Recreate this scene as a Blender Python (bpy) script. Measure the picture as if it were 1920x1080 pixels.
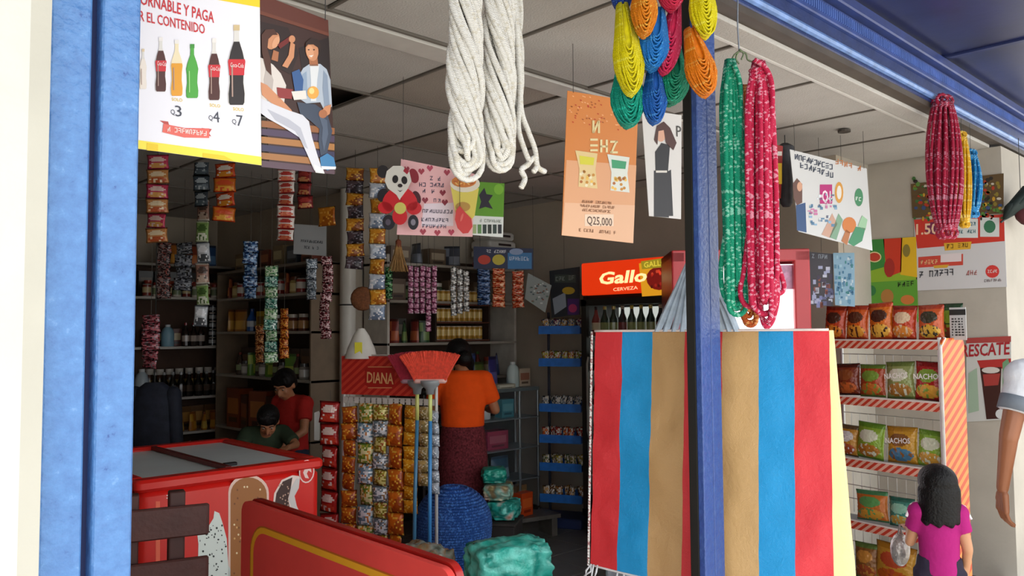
import bpy, bmesh, math, random
from mathutils import Vector, Matrix, noise
random.seed(7)
S = bpy.context.scene
for o in list(bpy.data.objects): bpy.data.objects.remove(o)
COL = S.collection
PI = math.pi

# ---------------------------------------------------------------- camera
F = 1517.6
YAW, PITCH, ROLL = .80821, .05288, -.00662
CAM = Vector((0, 0, 1.55))
F0 = Vector((math.cos(YAW), math.sin(YAW), 0)); R0 = Vector((math.sin(YAW), -math.cos(YAW), 0)); UP = Vector((0, 0, 1))
CF = F0*math.cos(PITCH) + UP*math.sin(PITCH)
CU0 = -F0*math.sin(PITCH) + UP*math.cos(PITCH)
CR = R0*math.cos(ROLL) + CU0*math.sin(ROLL)
CU = -R0*math.sin(ROLL) + CU0*math.cos(ROLL)
cd = bpy.data.cameras.new('camera'); cam = bpy.data.objects.new('camera', cd); COL.objects.link(cam)
cd.sensor_width = 36; cd.lens = F/1920*36; cd.clip_start = .05
mw = Matrix((CR, CU, -CF)).transposed().to_4x4(); mw.translation = CAM
cam.matrix_world = mw
S.camera = cam

# ---------------------------------------------------------------- light
W = bpy.data.worlds.new('sky'); S.world = W; W.use_nodes = True
bgn = W.node_tree.nodes['Background']; bgn.inputs[0].default_value = (.94, .97, 1, 1); bgn.inputs[1].default_value = 1.25
sd = bpy.data.lights.new('sun', 'SUN'); sd.energy = 2.6; sd.color = (1, .95, .86); sd.angle = .03
sun = bpy.data.objects.new('sun', sd); COL.objects.link(sun)
sun.rotation_euler = Vector((.30, .42, -1)).to_track_quat('-Z', 'Y').to_euler()
S.view_settings.view_transform = 'Standard'; S.view_settings.look = 'None'
S.view_settings.exposure = 1.12; S.view_settings.gamma = 1
S.view_settings.use_curve_mapping = False

# ---------------------------------------------------------------- helpers
def at(px, py, d): return CAM + (CF + CR*((px-960)/F) + CU*((540-py)/F))*d
def ray(px, py): return CF + CR*((px-960)/F) + CU*((540-py)/F)
def aty(px, py, y): v = ray(px, py); return CAM + v*((y-CAM.y)/v.y)
def atx(px, py, x): v = ray(px, py); return CAM + v*((x-CAM.x)/v.x)
def atz(px, py, z): v = ray(px, py); return CAM + v*((z-CAM.z)/v.z)

def srgb(c):
    if isinstance(c, str):
        c = c.lstrip('#'); c = [int(c[i:i+2], 16)/255 for i in (0, 2, 4)]
    return tuple(x/12.92 if x <= .04045 else ((x+.055)/1.055)**2.4 for x in c[:3])

MATS = {}
def mat(color, rough=.6, metal=0., var=.12, nscale=12., bump=0., bscale=60., spec=.5, key=None):
    """plain procedural material: noise-varied colour, noise bump"""
    k = (color, rough, metal, var, nscale, bump, bscale, spec)
    if k in MATS: return MATS[k]
    m = bpy.data.materials.new('surface_%s' % str(color).lstrip('#')); m.use_nodes = True
    nt = m.node_tree; b = nt.nodes['Principled BSDF']
    b.inputs['Roughness'].default_value = rough; b.inputs['Metallic'].default_value = metal
    b.inputs['Specular IOR Level'].default_value = spec
    c = srgb(color)
    tc = nt.nodes.new('ShaderNodeTexCoord')
    if var > 0:
        n = nt.nodes.new('ShaderNodeTexNoise'); n.inputs['Scale'].default_value = nscale; n.inputs['Detail'].default_value = 6
        nt.links.new(tc.outputs['Object'], n.inputs['Vector'])
        r = nt.nodes.new('ShaderNodeValToRGB')
        r.color_ramp.elements[0].position = .3; r.color_ramp.elements[1].position = .7
        r.color_ramp.elements[0].color = tuple(x*(1-var) for x in c)+(1,)
        r.color_ramp.elements[1].color = tuple(min(1, x*(1+var)) for x in c)+(1,)
        nt.links.new(n.outputs['Fac'], r.inputs['Fac']); nt.links.new(r.outputs['Color'], b.inputs['Base Color'])
    else:
        b.inputs['Base Color'].default_value = c+(1,)
    if bump > 0:
        n2 = nt.nodes.new('ShaderNodeTexNoise'); n2.inputs['Scale'].default_value = bscale; n2.inputs['Detail'].default_value = 4
        nt.links.new(tc.outputs['Object'], n2.inputs['Vector'])
        bp = nt.nodes.new('ShaderNodeBump'); bp.inputs['Strength'].default_value = bump; bp.inputs['Distance'].default_value = .01
        nt.links.new(n2.outputs['Fac'], bp.inputs['Height']); nt.links.new(bp.outputs['Normal'], b.inputs['Normal'])
    MATS[k] = m
    return m

def colmat(name, rough, metal=0., bump=0., bscale=40., spec=.5, emit=0.):
    """material that takes its colour from the mesh's own print colours"""
    k = ('col', name)
    if k in MATS: return MATS[k]
    m = bpy.data.materials.new(name); m.use_nodes = True
    nt = m.node_tree; b = nt.nodes['Principled BSDF']
    a = nt.nodes.new('ShaderNodeAttribute'); a.attribute_name = 'Col'
    nt.links.new(a.outputs['Color'], b.inputs['Base Color'])
    b.inputs['Roughness'].default_value = rough; b.inputs['Metallic'].default_value = metal
    b.inputs['Specular IOR Level'].default_value = spec
    if emit:
        nt.links.new(a.outputs['Color'], b.inputs['Emission Color']); b.inputs['Emission Strength'].default_value = emit
    if bump:
        tc = nt.nodes.new('ShaderNodeTexCoord')
        n2 = nt.nodes.new('ShaderNodeTexNoise'); n2.inputs['Scale'].default_value = bscale; n2.inputs['Detail'].default_value = 3
        nt.links.new(tc.outputs['Object'], n2.inputs['Vector'])
        bp = nt.nodes.new('ShaderNodeBump'); bp.inputs['Strength'].default_value = bump; bp.inputs['Distance'].default_value = .01
        nt.links.new(n2.outputs['Fac'], bp.inputs['Height']); nt.links.new(bp.outputs['Normal'], b.inputs['Normal'])
    MATS[k] = m
    return m
PAPER = colmat('printed_paper', .45)
GLOSSY = colmat('coloured_gloss', .18)
PLASTIC = colmat('coloured_plastic', .35)
FOIL = colmat('printed_foil', .24, .08, .5, 45)
CLOTH = colmat('coloured_cloth', .85, 0, .3, 300, .2)

def glassmat():
    if 'glass' in MATS: return MATS['glass']
    m = bpy.data.materials.new('clear_glass'); m.use_nodes = True; nt = m.node_tree
    b = nt.nodes['Principled BSDF']; b.inputs['Base Color'].default_value = (.45, .52, .55, 1); b.inputs['Roughness'].default_value = .06
    tr = nt.nodes.new('ShaderNodeBsdfTransparent'); mx = nt.nodes.new('ShaderNodeMixShader')
    fr = nt.nodes.new('ShaderNodeFresnel'); fr.inputs[0].default_value = 1.3
    nt.links.new(fr.outputs[0], mx.inputs[0]); nt.links.new(tr.outputs[0], mx.inputs[1]); nt.links.new(b.outputs[0], mx.inputs[2])
    nt.links.new(mx.outputs[0], nt.nodes['Material Output'].inputs[0])
    MATS['glass'] = m
    return m

def ropemat(color, fleck, amount=.35, su=2., sv=90., rough=.55, white=False):
    """laid rope: diagonal strands as bump, flecks of a second yarn colour"""
    k = ('rope', color, fleck, amount, su, sv)
    if k in MATS: return MATS[k]
    m = bpy.data.materials.new('rope_%s' % color.lstrip('#')); m.use_nodes = True; nt = m.node_tree
    b = nt.nodes['Principled BSDF']; b.inputs['Roughness'].default_value = rough
    uv = nt.nodes.new('ShaderNodeUVMap'); uv.uv_map = 'UVMap'
    mp = nt.nodes.new('ShaderNodeMapping'); mp.inputs['Scale'].default_value = (su, sv, 1); mp.inputs['Rotation'].default_value = (0, 0, 0)
    nt.links.new(uv.outputs[0], mp.inputs[0])
    wv = nt.nodes.new('ShaderNodeTexWave'); wv.wave_type = 'BANDS'; wv.bands_direction = 'DIAGONAL'
    wv.inputs['Scale'].default_value = 1.; wv.inputs['Distortion'].default_value = .6; wv.inputs['Detail'].default_value = 1
    nt.links.new(mp.outputs[0], wv.inputs['Vector'])
    bp = nt.nodes.new('ShaderNodeBump'); bp.inputs['Strength'].default_value = .8; bp.inputs['Distance'].default_value = .004
    nt.links.new(wv.outputs['Fac'], bp.inputs['Height']); nt.links.new(bp.outputs['Normal'], b.inputs['Normal'])
    ns = nt.nodes.new('ShaderNodeTexWhiteNoise'); ns.noise_dimensions = '3D'
    sx = nt.nodes.new('ShaderNodeSeparateXYZ'); nt.links.new(uv.outputs[0], sx.inputs[0])
    def cell(sign):
        a_ = nt.nodes.new('ShaderNodeMath'); a_.operation = 'MULTIPLY'; a_.inputs[1].default_value = 3.; nt.links.new(sx.outputs[0], a_.inputs[0])
        b_ = nt.nodes.new('ShaderNodeMath'); b_.operation = 'MULTIPLY_ADD'; b_.inputs[1].default_value = sign*110.; nt.links.new(sx.outputs[1], b_.inputs[0]); nt.links.new(a_.outputs[0], b_.inputs[2])
        c_ = nt.nodes.new('ShaderNodeMath'); c_.operation = 'FLOOR'; nt.links.new(b_.outputs[0], c_.inputs[0]); return c_
    cb = nt.nodes.new('ShaderNodeCombineXYZ'); nt.links.new(cell(1).outputs[0], cb.inputs[0]); nt.links.new(cell(-1).outputs[0], cb.inputs[1])
    nt.links.new(cb.outputs[0], ns.inputs['Vector'])
    gt = nt.nodes.new('ShaderNodeMath'); gt.operation = 'LESS_THAN'; gt.inputs[1].default_value = amount
    nt.links.new(ns.outputs['Value'], gt.inputs[0])
    mx = nt.nodes.new('ShaderNodeMix'); mx.data_type = 'RGBA'
    mx.inputs[6].default_value = srgb(color)+(1,); mx.inputs[7].default_value = srgb(fleck)+(1,)
    nt.links.new(gt.outputs[0], mx.inputs[0]); nt.links.new(mx.outputs[2], b.inputs['Base Color'])
    MATS[k] = m
    return m

class MB:
    """collects shapes; build() links them as ONE mesh object"""
    def __init__(s): s.v = []; s.f = []; s.c = []; s.uv = []; s.cur = (1., 1., 1.); s.M = None; s.hasuv = False
    def col(s, c): s.cur = srgb(c); return s
    def addv(s, p):
        p = Vector(p)
        if s.M is not None: p = s.M @ p
        s.v.append(tuple(p)); return len(s.v)-1
    def face(s, idx, c=None, uv=None):
        s.f.append(tuple(idx)); s.c.append(s.cur if c is None else c); s.uv.append(uv)
        if uv: s.hasuv = True
    def box(s, c, d, rz=0., c6=None):
        cx, cy, cz = c; x, y, z = d[0]/2, d[1]/2, d[2]/2
        co, si = math.cos(rz), math.sin(rz)
        i = [s.addv((cx+a*x*co-b*y*si, cy+a*x*si+b*y*co, cz+e*z)) for a in (-1, 1) for b in (-1, 1) for e in (-1, 1)]
        for q in ((0, 1, 3, 2), (4, 6, 7, 5), (0, 4, 5, 1), (2, 3, 7, 6), (0, 2, 6, 4), (1, 5, 7, 3)): s.face([i[k] for k in q])
        return s
    def rbox(s, c, d, r=.02, rz=0., seg=3):
        """box with rounded vertical edges and a small top chamfer"""
        cx, cy, cz = c; hx, hy, hz = d[0]/2, d[1]/2, d[2]/2; r = min(r, hx*.98, hy*.98); ch = min(r*.5, hz*.5)
        def ring(z, ins):
            out = []
            for qx, qy, a0 in ((1, 1, 0), (-1, 1, PI/2), (-1, -1, PI), (1, -1, 1.5*PI)):
                for k in range(seg+1):
                    a = a0+k/seg*PI/2
                    x = qx*(hx-r)+(r-ins)*math.cos(a); y = qy*(hy-r)+(r-ins)*math.sin(a)
                    out.append(s.addv((cx+x*math.cos(rz)-y*math.sin(rz), cy+x*math.sin(rz)+y*math.cos(rz), cz+z)))
            return out
        rs = [ring(-hz, ch), ring(-hz+ch, 0), ring(hz-ch, 0), ring(hz, ch)]
        n = len(rs[0])
        for a, b in zip(rs, rs[1:]):
            for k in range(n): s.face((a[k], a[(k+1) % n], b[(k+1) % n], b[k]))
        s.face(rs[0][::-1]); s.face(rs[-1])
        return s
    def tube(s, pts, r, n=6, closed=False, cap=True):
        pts = [Vector(p) for p in pts]; m = len(pts)
        rr = r if isinstance(r, (list, tuple)) else [r]*m
        rings = []; ref = None; L = 0.
        Ls = []
        for i, p in enumerate(pts):
            if i: L += (p-pts[i-1]).length
            Ls.append(L)
            t = (pts[(i+1) % m] if closed else pts[min(i+1, m-1)]) - (pts[i-1] if (closed or i) else pts[0])
            if t.length < 1e-9: t = Vector((0, 0, 1))
            t.normalize()
            if ref is None: ref = Vector((1, 0, 0)) if abs(t.x) < .8 else Vector((0, 1, 0))
            ref = (ref - t*ref.dot(t)); ref.normalize(); bn = t.cross(ref)
            rings.append([s.addv(p + (ref*math.cos(2*PI*k/n) + bn*math.sin(2*PI*k/n))*rr[i]) for k in range(n)])
        for i in range(m if closed else m-1):
            a, b = rings[i], rings[(i+1) % m]
            l0, l1 = Ls[i], Ls[(i+1) % m] if (i+1) < m else L+(pts[0]-pts[-1]).length
            for k in range(n):
                u0, u1 = k/n, (k+1)/n
                s.face((a[k], a[(k+1) % n], b[(k+1) % n], b[k]), uv=((u0, l0), (u1, l0), (u1, l1), (u0, l1)))
        if cap and not closed: s.face(rings[0][::-1]); s.face(rings[-1])
        return s
    def lathe(s, prof, n=10, c=(0, 0, 0), cols=None):
        """prof: list of (r, z); cols: colour per segment"""
        rings = []
        for r, z in prof:
            rings.append([s.addv((c[0]+r*math.cos(2*PI*k/n), c[1]+r*math.sin(2*PI*k/n), c[2]+z)) for k in range(n)])
        for i in range(len(rings)-1):
            cc = srgb(cols[i]) if cols else None
            for k in range(n): s.face((rings[i][k], rings[i][(k+1) % n], rings[i+1][(k+1) % n], rings[i+1][k]), cc)
        s.face(rings[0][::-1], srgb(cols[0]) if cols else None); s.face(rings[-1], srgb(cols[-1]) if cols else None)
        return s
    def loft(s, rings, n=16):
        """rings: (cx, cy, cz, rx, ry) ellipses, flat ends"""
        R = [[s.addv((cx+rx*math.cos(2*PI*k/n), cy+ry*math.sin(2*PI*k/n), cz)) for k in range(n)] for cx, cy, cz, rx, ry in rings]
        for a, b in zip(R, R[1:]):
            for k in range(n): s.face((a[k], a[(k+1) % n], b[(k+1) % n], b[k]))
        s.face(R[0][::-1]); s.face(R[-1])
        return s
    def ball(s, c, r, n=10, m=7, rot=None):
        c = Vector(c); r = (r, r, r) if not isinstance(r, (tuple, list)) else r
        rows = []
        for j in range(1, m):
            a = PI*j/m; row = []
            for k in range(n):
                p = Vector((r[0]*math.sin(a)*math.cos(2*PI*k/n), r[1]*math.sin(a)*math.sin(2*PI*k/n), r[2]*math.cos(a)))
                if rot is not None: p = rot @ p
                row.append(s.addv(c+p))
            rows.append(row)
        pt = Vector((0, 0, r[2])); pb = Vector((0, 0, -r[2]))
        if rot is not None: pt = rot @ pt; pb = rot @ pb
        t = s.addv(c+pt); b = s.addv(c+pb)
        for k in range(n):
            s.face((t, rows[0][k], rows[0][(k+1) % n])); s.face((b, rows[-1][(k+1) % n], rows[-1][k]))
        for x, y in zip(rows, rows[1:]):
            for k in range(n): s.face((x[k], y[k], y[(k+1) % n], x[(k+1) % n]))
        return s
    def capsule(s, p0, p1, r0, r1, n=10):
        p0, p1 = Vector(p0), Vector(p1); d = p1-p0; L = d.length
        if L < 1e-6: return s.ball(p0, max(r0, r1), n)
        t = d/L; pts = []; rr = []
        for a in (-80, -55, -25): pts.append(p0+t*r0*math.sin(math.radians(a))); rr.append(r0*math.cos(math.radians(a)))
        pts.append(p0); rr.append(r0)
        pts.append(p1); rr.append(r1)
        for a in (25, 55, 80): pts.append(p1+t*r1*math.sin(math.radians(a))); rr.append(r1*math.cos(math.radians(a)))
        return s.tube(pts, rr, n)
    def prism(s, poly, z0, z1):
        """2-D polygon extruded along z"""
        a = [s.addv((x, y, z0)) for x, y in poly]; b = [s.addv((x, y, z1)) for x, y in poly]; n = len(poly)
        s.face(a[::-1]); s.face(b)
        for k in range(n): s.face((a[k], a[(k+1) % n], b[(k+1) % n], b[k]))
        return s
    def mesh(s, name, material, smooth=False):
        me = bpy.data.meshes.new(name); me.from_pydata(s.v, [], s.f)
        ca = me.color_attributes.new('Col', 'FLOAT_COLOR', 'CORNER')
        arr = []
        for f, c in zip(s.f, s.c): arr += [c[0], c[1], c[2], 1.]*len(f)
        ca.data.foreach_set('color', arr)
        if s.hasuv:
            ul = me.uv_layers.new(name='UVMap'); ua = []
            for f, u in zip(s.f, s.uv):
                for k in range(len(f)): ua += list(u[k]) if u else [0., 0.]
            ul.data.foreach_set('uv', ua)
        me.materials.append(material)
        if smooth: me.shade_smooth()
        me.update()
        return me
    def build(s, name, material, parent=None, M=None, smooth=False):
        return link(name, s.mesh(name, material, smooth), parent, M)

def link(name, me, parent=None, M=None):
    o = bpy.data.objects.new(name, me); COL.objects.link(o)
    if parent is not None: o.parent = parent
    if M is not None: o.matrix_basis = M
    return o
def empty(name, M=None):
    o = bpy.data.objects.new(name, None); COL.objects.link(o); o.empty_display_size = .05
    if M is not None: o.matrix_basis = M
    return o
def tag(o, label, cat, group=None, kind=None):
    if label: o['label'] = label
    if cat: o['category'] = cat
    if group: o['group'] = group
    if kind: o['kind'] = kind
    return o
def struct(o): o['kind'] = 'structure'; return o
def smooth_by_angle(o, a=40):
    o.data.shade_smooth()
    try: o.data.set_sharp_from_angle(angle=math.radians(a))
    except Exception: pass
    return o

def frame(p, right, up=UP):
    """matrix: local x = right, y = up, z = normal"""
    r = Vector(right).normalized(); n = r.cross(up).normalized(); u = n.cross(r).normalized()
    M = Matrix((r, u, n)).transposed().to_4x4(); M.translation = Vector(p)
    return M
def stand(p, right):
    """matrix: local x = right, y = away from viewer, z = up"""
    r = Vector((right[0], right[1], 0)).normalized(); b = UP.cross(r)
    M = Matrix((r, b, UP)).transposed().to_4x4(); M.translation = Vector(p)
    return M

TXT = {}
def textgeo(s, bold=0.):
    if (s, bold) in TXT: return TXT[(s, bold)]
    c = bpy.data.curves.new('t', 'FONT'); c.body = s; c.size = 1; c.offset = bold; c.resolution_u = 2
    o = bpy.data.objects.new('t', c); COL.objects.link(o)
    bpy.context.view_layer.update()
    e = o.evaluated_get(bpy.context.evaluated_depsgraph_get()); me = e.to_mesh()
    v = [(p.co.x, p.co.y) for p in me.vertices]; f = [tuple(p.vertices) for p in me.polygons]
    e.to_mesh_clear(); bpy.data.objects.remove(o); bpy.data.curves.remove(c)
    if not v: v = [(0, 0), (1, 0), (1, 1)]; f = []
    x0 = min(p[0] for p in v); x1 = max(p[0] for p in v); y1 = max(p[1] for p in v)
    TXT[(s, bold)] = (v, f, x0, x1, y1)
    return TXT[(s, bold)]

class Print:
    """flat print lying on a surface with frame M (x right, y up, z out)"""
    def __init__(s, M, step=.0006): s.M = M; s.I = M.inverted(); s.mb = MB(); s.step = step
    def cast(s, px, py):
        o = s.I @ CAM; d = s.I.to_3x3() @ ray(px, py); t = -o.z/d.z
        p = o+d*t; return (p.x, p.y)
    def loc(s, pts, px=True): return [s.cast(*p) for p in pts] if px else pts
    def poly(s, pts, c, layer=1, px=True):
        q = s.loc(pts, px); z = layer*s.step
        A = sum(q[i][0]*q[(i+1) % len(q)][1]-q[(i+1) % len(q)][0]*q[i][1] for i in range(len(q)))
        if A < 0: q = q[::-1]
        s.mb.face([s.mb.addv((x, y, z)) for x, y in q], srgb(c)); return s
    def rect(s, x0, y0, x1, y1, c, layer=1, px=True): return s.poly([(x0, y0), (x1, y0), (x1, y1), (x0, y1)], c, layer, px)
    def ell(s, cx, cy, rx, ry, c, layer=1, rot=0., n=16, px=True):
        pts = []
        for k in range(n):
            a = 2*PI*k/n; x = rx*math.cos(a); y = ry*math.sin(a)
            pts.append((cx+x*math.cos(rot)-y*math.sin(rot), cy+x*math.sin(rot)+y*math.cos(rot)))
        return s.poly(pts, c, layer, px)
    def text(s, t, p0, p1, h, c, layer=2, bold=.0, px=True, shear=0.):
        v, f, x0, x1, y1 = textgeo(t, bold); z = layer*s.step
        if px:
            a = s.cast(*p0); b = s.cast(*p1); hh = s.cast(p0[0], p0[1]-h); H = math.hypot(hh[0]-a[0], hh[1]-a[1])
        else: a, b, H = p0, p1, h
        dx, dy = b[0]-a[0], b[1]-a[1]; L = math.hypot(dx, dy); ux, uy = dx/L, dy/L
        sx = L/(x1-x0); sy = H/max(y1, .3)
        base = len(s.mb.v)
        for x, y in v:
            X = (x-x0)*sx + y*sy*shear; Y = y*sy
            s.mb.addv((a[0]+X*ux-Y*uy, a[1]+X*uy+Y*ux, z))
        cc = srgb(c)
        for q in f: s.mb.face([base+i for i in q], cc)
        return s
    def scrib(s, p0, p1, h, c, layer=2, seed=0, w=.6):
        """a line of writing too small to read: strokes the size of letters"""
        rnd = random.Random(seed+int(p0[0]*7+p0[1])); dx, dy = p1[0]-p0[0], p1[1]-p0[1]; n = max(2, int(math.hypot(dx, dy)/(h*w*1.25)))
        for k in range(n):
            if rnd.random() < .14: continue
            x0 = p0[0]+dx*k/n; y0 = p0[1]+dy*k/n; g = h*w; t = h*.17
            for st in rnd.sample(('l', 'r', 't', 'm', 'b', 'd'), 3):
                if st == 'l': q = [(x0, y0-h), (x0+t, y0-h), (x0+t, y0), (x0, y0)]
                elif st == 'r': q = [(x0+g-t, y0-h), (x0+g, y0-h), (x0+g, y0), (x0+g-t, y0)]
                elif st == 't': q = [(x0, y0-h), (x0+g, y0-h), (x0+g, y0-h+t), (x0, y0-h+t)]
                elif st == 'm': q = [(x0, y0-h*.55), (x0+g, y0-h*.55), (x0+g, y0-h*.55+t), (x0, y0-h*.55+t)]
                elif st == 'b': q = [(x0, y0-t), (x0+g, y0-t), (x0+g, y0), (x0, y0)]
                else: q = [(x0, y0), (x0+t, y0), (x0+g, y0-h), (x0+g-t, y0-h)]
                s.poly(q, c, layer)
        return s
    def build(s, parent, name='print', material=None): return s.mb.build(name, material or PAPER, parent)

def sheet(name, corners, dl, dr, label, cat, color, group=None, thick=.002, bend=.0, material=None, nx=1, ny=1):
    """thin hanging sheet: photo corners (tl, tr, br, bl) taken to an upright plane through depths dl, dr; returns object, Print"""
    ml = ((corners[0][0]+corners[3][0])/2, (corners[0][1]+corners[3][1])/2); mr = ((corners[1][0]+corners[2][0])/2, (corners[1][1]+corners[2][1])/2)
    A = at(ml[0], ml[1], dl); B = at(mr[0], mr[1], dr); r = B-A; r.z = 0
    M = frame((A+B)/2, r); P = Print(M)
    q = [P.cast(*c) for c in corners]
    mb = MB().col(color); mb.prism([q[3], q[2], q[1], q[0]], -thick, 0)
    o = mb.build(name, material or PAPER, None, M)
    if label: tag(o, label, cat, group)
    return o, P
def hangline(parent, pts, r=.0012, color='#3a3a3a', name='string'):
    I = parent.matrix_basis.inverted()
    return MB().tube([I @ Vector(p) for p in pts], r, 5).build(name, mat(color, .7, 0, 0), parent)
def hangup(o, px, py, d, top=2.675):
    p_ = at(px, py, d)
    return hangline(o, [p_, Vector((p_.x, p_.y, max(top, p_.z+.03)))])

# ================================================================ the setting
CZ = 2.68; FY = 1.5
PLASTER = mat('#b5aa99', .9, 0, .07, 3, .15, 40)
PLASTER_G = mat('#b3aca0', .9, 0, .08, 4, .15, 40)
WHITEWALL = mat('#d0cec6', .85, 0, .06, 4, .35, 25)
def blue_paint(base, chips):
    m = mat(base, .3, 0, .0, 9, .35, 70); nt = m.node_tree; b = nt.nodes['Principled BSDF']
    tc = nt.nodes.new('ShaderNodeTexCoord')
    n = nt.nodes.new('ShaderNodeTexNoise'); n.inputs['Scale'].default_value = 38; n.inputs['Detail'].default_value = 8; n.inputs['Roughness'].default_value = .7
    nt.links.new(tc.outputs['Object'], n.inputs['Vector'])
    r = nt.nodes.new('ShaderNodeValToRGB'); e = r.color_ramp.elements
    for k, (q, c) in enumerate(zip((.27, .36, .62, .80), chips)):
        if k > 1: el_ = e.new(q)
        else: el_ = e[k]; el_.position = q
        el_.color = srgb(c)+(1,)
    nt.links.new(n.outputs['Fac'], r.inputs['Fac']); nt.links.new(r.outputs['Color'], b.inputs['Base Color'])
    return m
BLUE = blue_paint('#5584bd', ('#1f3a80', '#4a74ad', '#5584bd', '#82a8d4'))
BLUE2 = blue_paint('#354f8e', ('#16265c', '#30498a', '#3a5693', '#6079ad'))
BLUED = mat('#26376a', .4, 0, .25, 10, .2, 60)

def wall(name, x0, x1, y0, y1, z0, z1, m):
    return struct(MB().box(((x0+x1)/2, (y0+y1)/2, (z0+z1)/2), (x1-x0, y1-y0, z1-z0)).build(name, m))
wall('wall_left', .02, .12, 1.6, 8.1, 0, 2.8, PLASTER)
wall('wall_back_left', .12, 3.5, 8.0, 8.1, 0, 2.8, PLASTER)
wall('wall_inner', 3.5, 3.6, 5.6, 8.1, 0, 2.8, PLASTER)
wall('wall_back_right', 3.6, 5.15, 5.6, 5.7, 0, 2.8, PLASTER)
wall('wall_right', 5.15, 5.25, 2.32, 5.7, 0, 2.8, PLASTER)
wall('wall_alcove_back', 5.25, 5.75, 2.32, 2.42, 0, 2.8, PLASTER_G)
wall('wall_alcove_side', 5.65, 5.75, 1.6, 2.32, 0, 2.8, PLASTER_G)
wf = wall('wall_front_left', -1.6, .312, 1.40, 1.62, 0, 3.6, WHITEWALL)
struct(MB().box((.3265, 1.46, 1.8), (.029, .12, 3.6)).build('trim_1', mat('#b9b6aa', .8, 0, .05, 5, .2, 30)))
wall('wall_front_right', 5.65, 7.2, 1.5, 1.6, 0, 2.68, PLASTER_G)
wall('wall_front_top', -1.6, 7.2, 1.56, 1.66, 2.80, 3.6, WHITEWALL)

# floor: slab, tiles laid one by one where the floor is in view, pavement outside
fl = struct(MB().box((2.9, 4.85, -.055), (5.8, 6.6, .10)).build('floor', mat('#4c4b49', .7, 0, .15, 5)))
TILE = mat('#686764', .35, 0, .16, 6, .05, 30)
tm = MB().rbox((0, 0, 0), (.385, .385, .008), .006, seg=1).mesh('floor_tile', TILE)
for i in range(9):
    for j in range(11):
        x = 1.9+.39*i; y = 1.75+.39*j
        if x > 5.05 or y > 5.5: continue
        link('floor_tile', tm, fl, Matrix.Translation((x, y, -.001 + random.uniform(-.0008, .0008))))
pv = struct(MB().box((2, -6, -.055), (30, 14.9, .10)).build('floor_pavement', mat('#b9b4aa', .9, 0, .15, 2, .3, 20)))

# ceiling of laid-in panels
ce = struct(MB().box((2.8, 4.85, 2.79), (6.0, 6.6, .06)).build('ceiling', mat('#3b2f27', .9, 0, .2, 6)))
def tilemat(base, n):
    m = mat(base, .9, 0, .05, 5, .35, 120); return m
PANEL = tilemat('#bdbab5', 0); PANEL2 = tilemat('#a39a90', 1)
XS = [.08, .77, 1.46, 2.15, 2.84, 3.53, 4.22, 4.91, 5.64]; YS = [1.67, 2.45, 3.22, 3.99, 4.76, 5.53, 6.30, 7.07, 7.99]
PM = {}
for i in range(len(XS)-1):
    for j in range(len(YS)-1):
        if i == 2 and j == 2: continue                       # the open panel that shows the dark void
        w, d = XS[i+1]-XS[i]-.02, YS[j+1]-YS[j]-.02
        mm = PANEL2 if (i, j) in ((3, 1), (4, 2), (1, 4)) else PANEL
        k = (round(w, 3), round(d, 3), mm.name)
        if k not in PM: PM[k] = MB().rbox((0, 0, 0), (w, d, .018), .004, seg=1).mesh('ceiling_panel', mm)
        link('ceiling_panel', PM[k], ce, Matrix.Translation(((XS[i]+XS[i+1])/2, (YS[j]+YS[j+1])/2, CZ+.012+random.uniform(0, .003))))
TB = mat('#d9d7d2', .5, 0, .03)
TBD = mat('#6d675f', .6, 0, .1)
for x in XS[1:-1]: MB().box((x, 4.83, CZ+.002), (.013, 6.32, .010)).build('grid_bar', TBD, ce)
for j, y in enumerate(YS[:-1]): MB().box((2.86, y, CZ+.001), (5.56, .014, .012)).build('grid_bar', TB if j == 0 else TBD, ce)
MB().rbox((2.86, 1.61, CZ+.008), (5.56, .10, .02), .004, seg=1).build('border_panel', PANEL, ce)
MB().rbox((2.86, 2.53, CZ-.006), (5.56, .13, .016), .004, seg=1).build('joint_strip', mat('#c9c6c0', .7, 0, .05), ce)
MB().lathe([(.035, 0), (.035, .012), (.025, .016)], 12, tuple(atz(1583, 248, CZ-.016))).build('spotlight_hole', mat('#4a443e', .6), ce)

# shop-front steelwork
p = MB(); p.rbox((.3765, 1.47, 1.5), (.067, .08, 3.0), .008); p.rbox((.4555, 1.47, 1.5), (.063, .08, 3.0), .008)
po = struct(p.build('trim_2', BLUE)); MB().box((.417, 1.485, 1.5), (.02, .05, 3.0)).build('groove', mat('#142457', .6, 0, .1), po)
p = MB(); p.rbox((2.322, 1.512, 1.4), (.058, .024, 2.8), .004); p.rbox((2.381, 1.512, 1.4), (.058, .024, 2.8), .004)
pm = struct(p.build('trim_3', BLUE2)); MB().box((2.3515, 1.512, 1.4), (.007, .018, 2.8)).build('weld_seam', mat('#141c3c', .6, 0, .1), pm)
MB().rbox((2.350, 1.541, 1.4), (.113, .034, 2.8), .003).build('shaded_side', mat('#15140f', .7, 0, .2), pm)  # left face of the post, its shadow painted in as near-black

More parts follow.
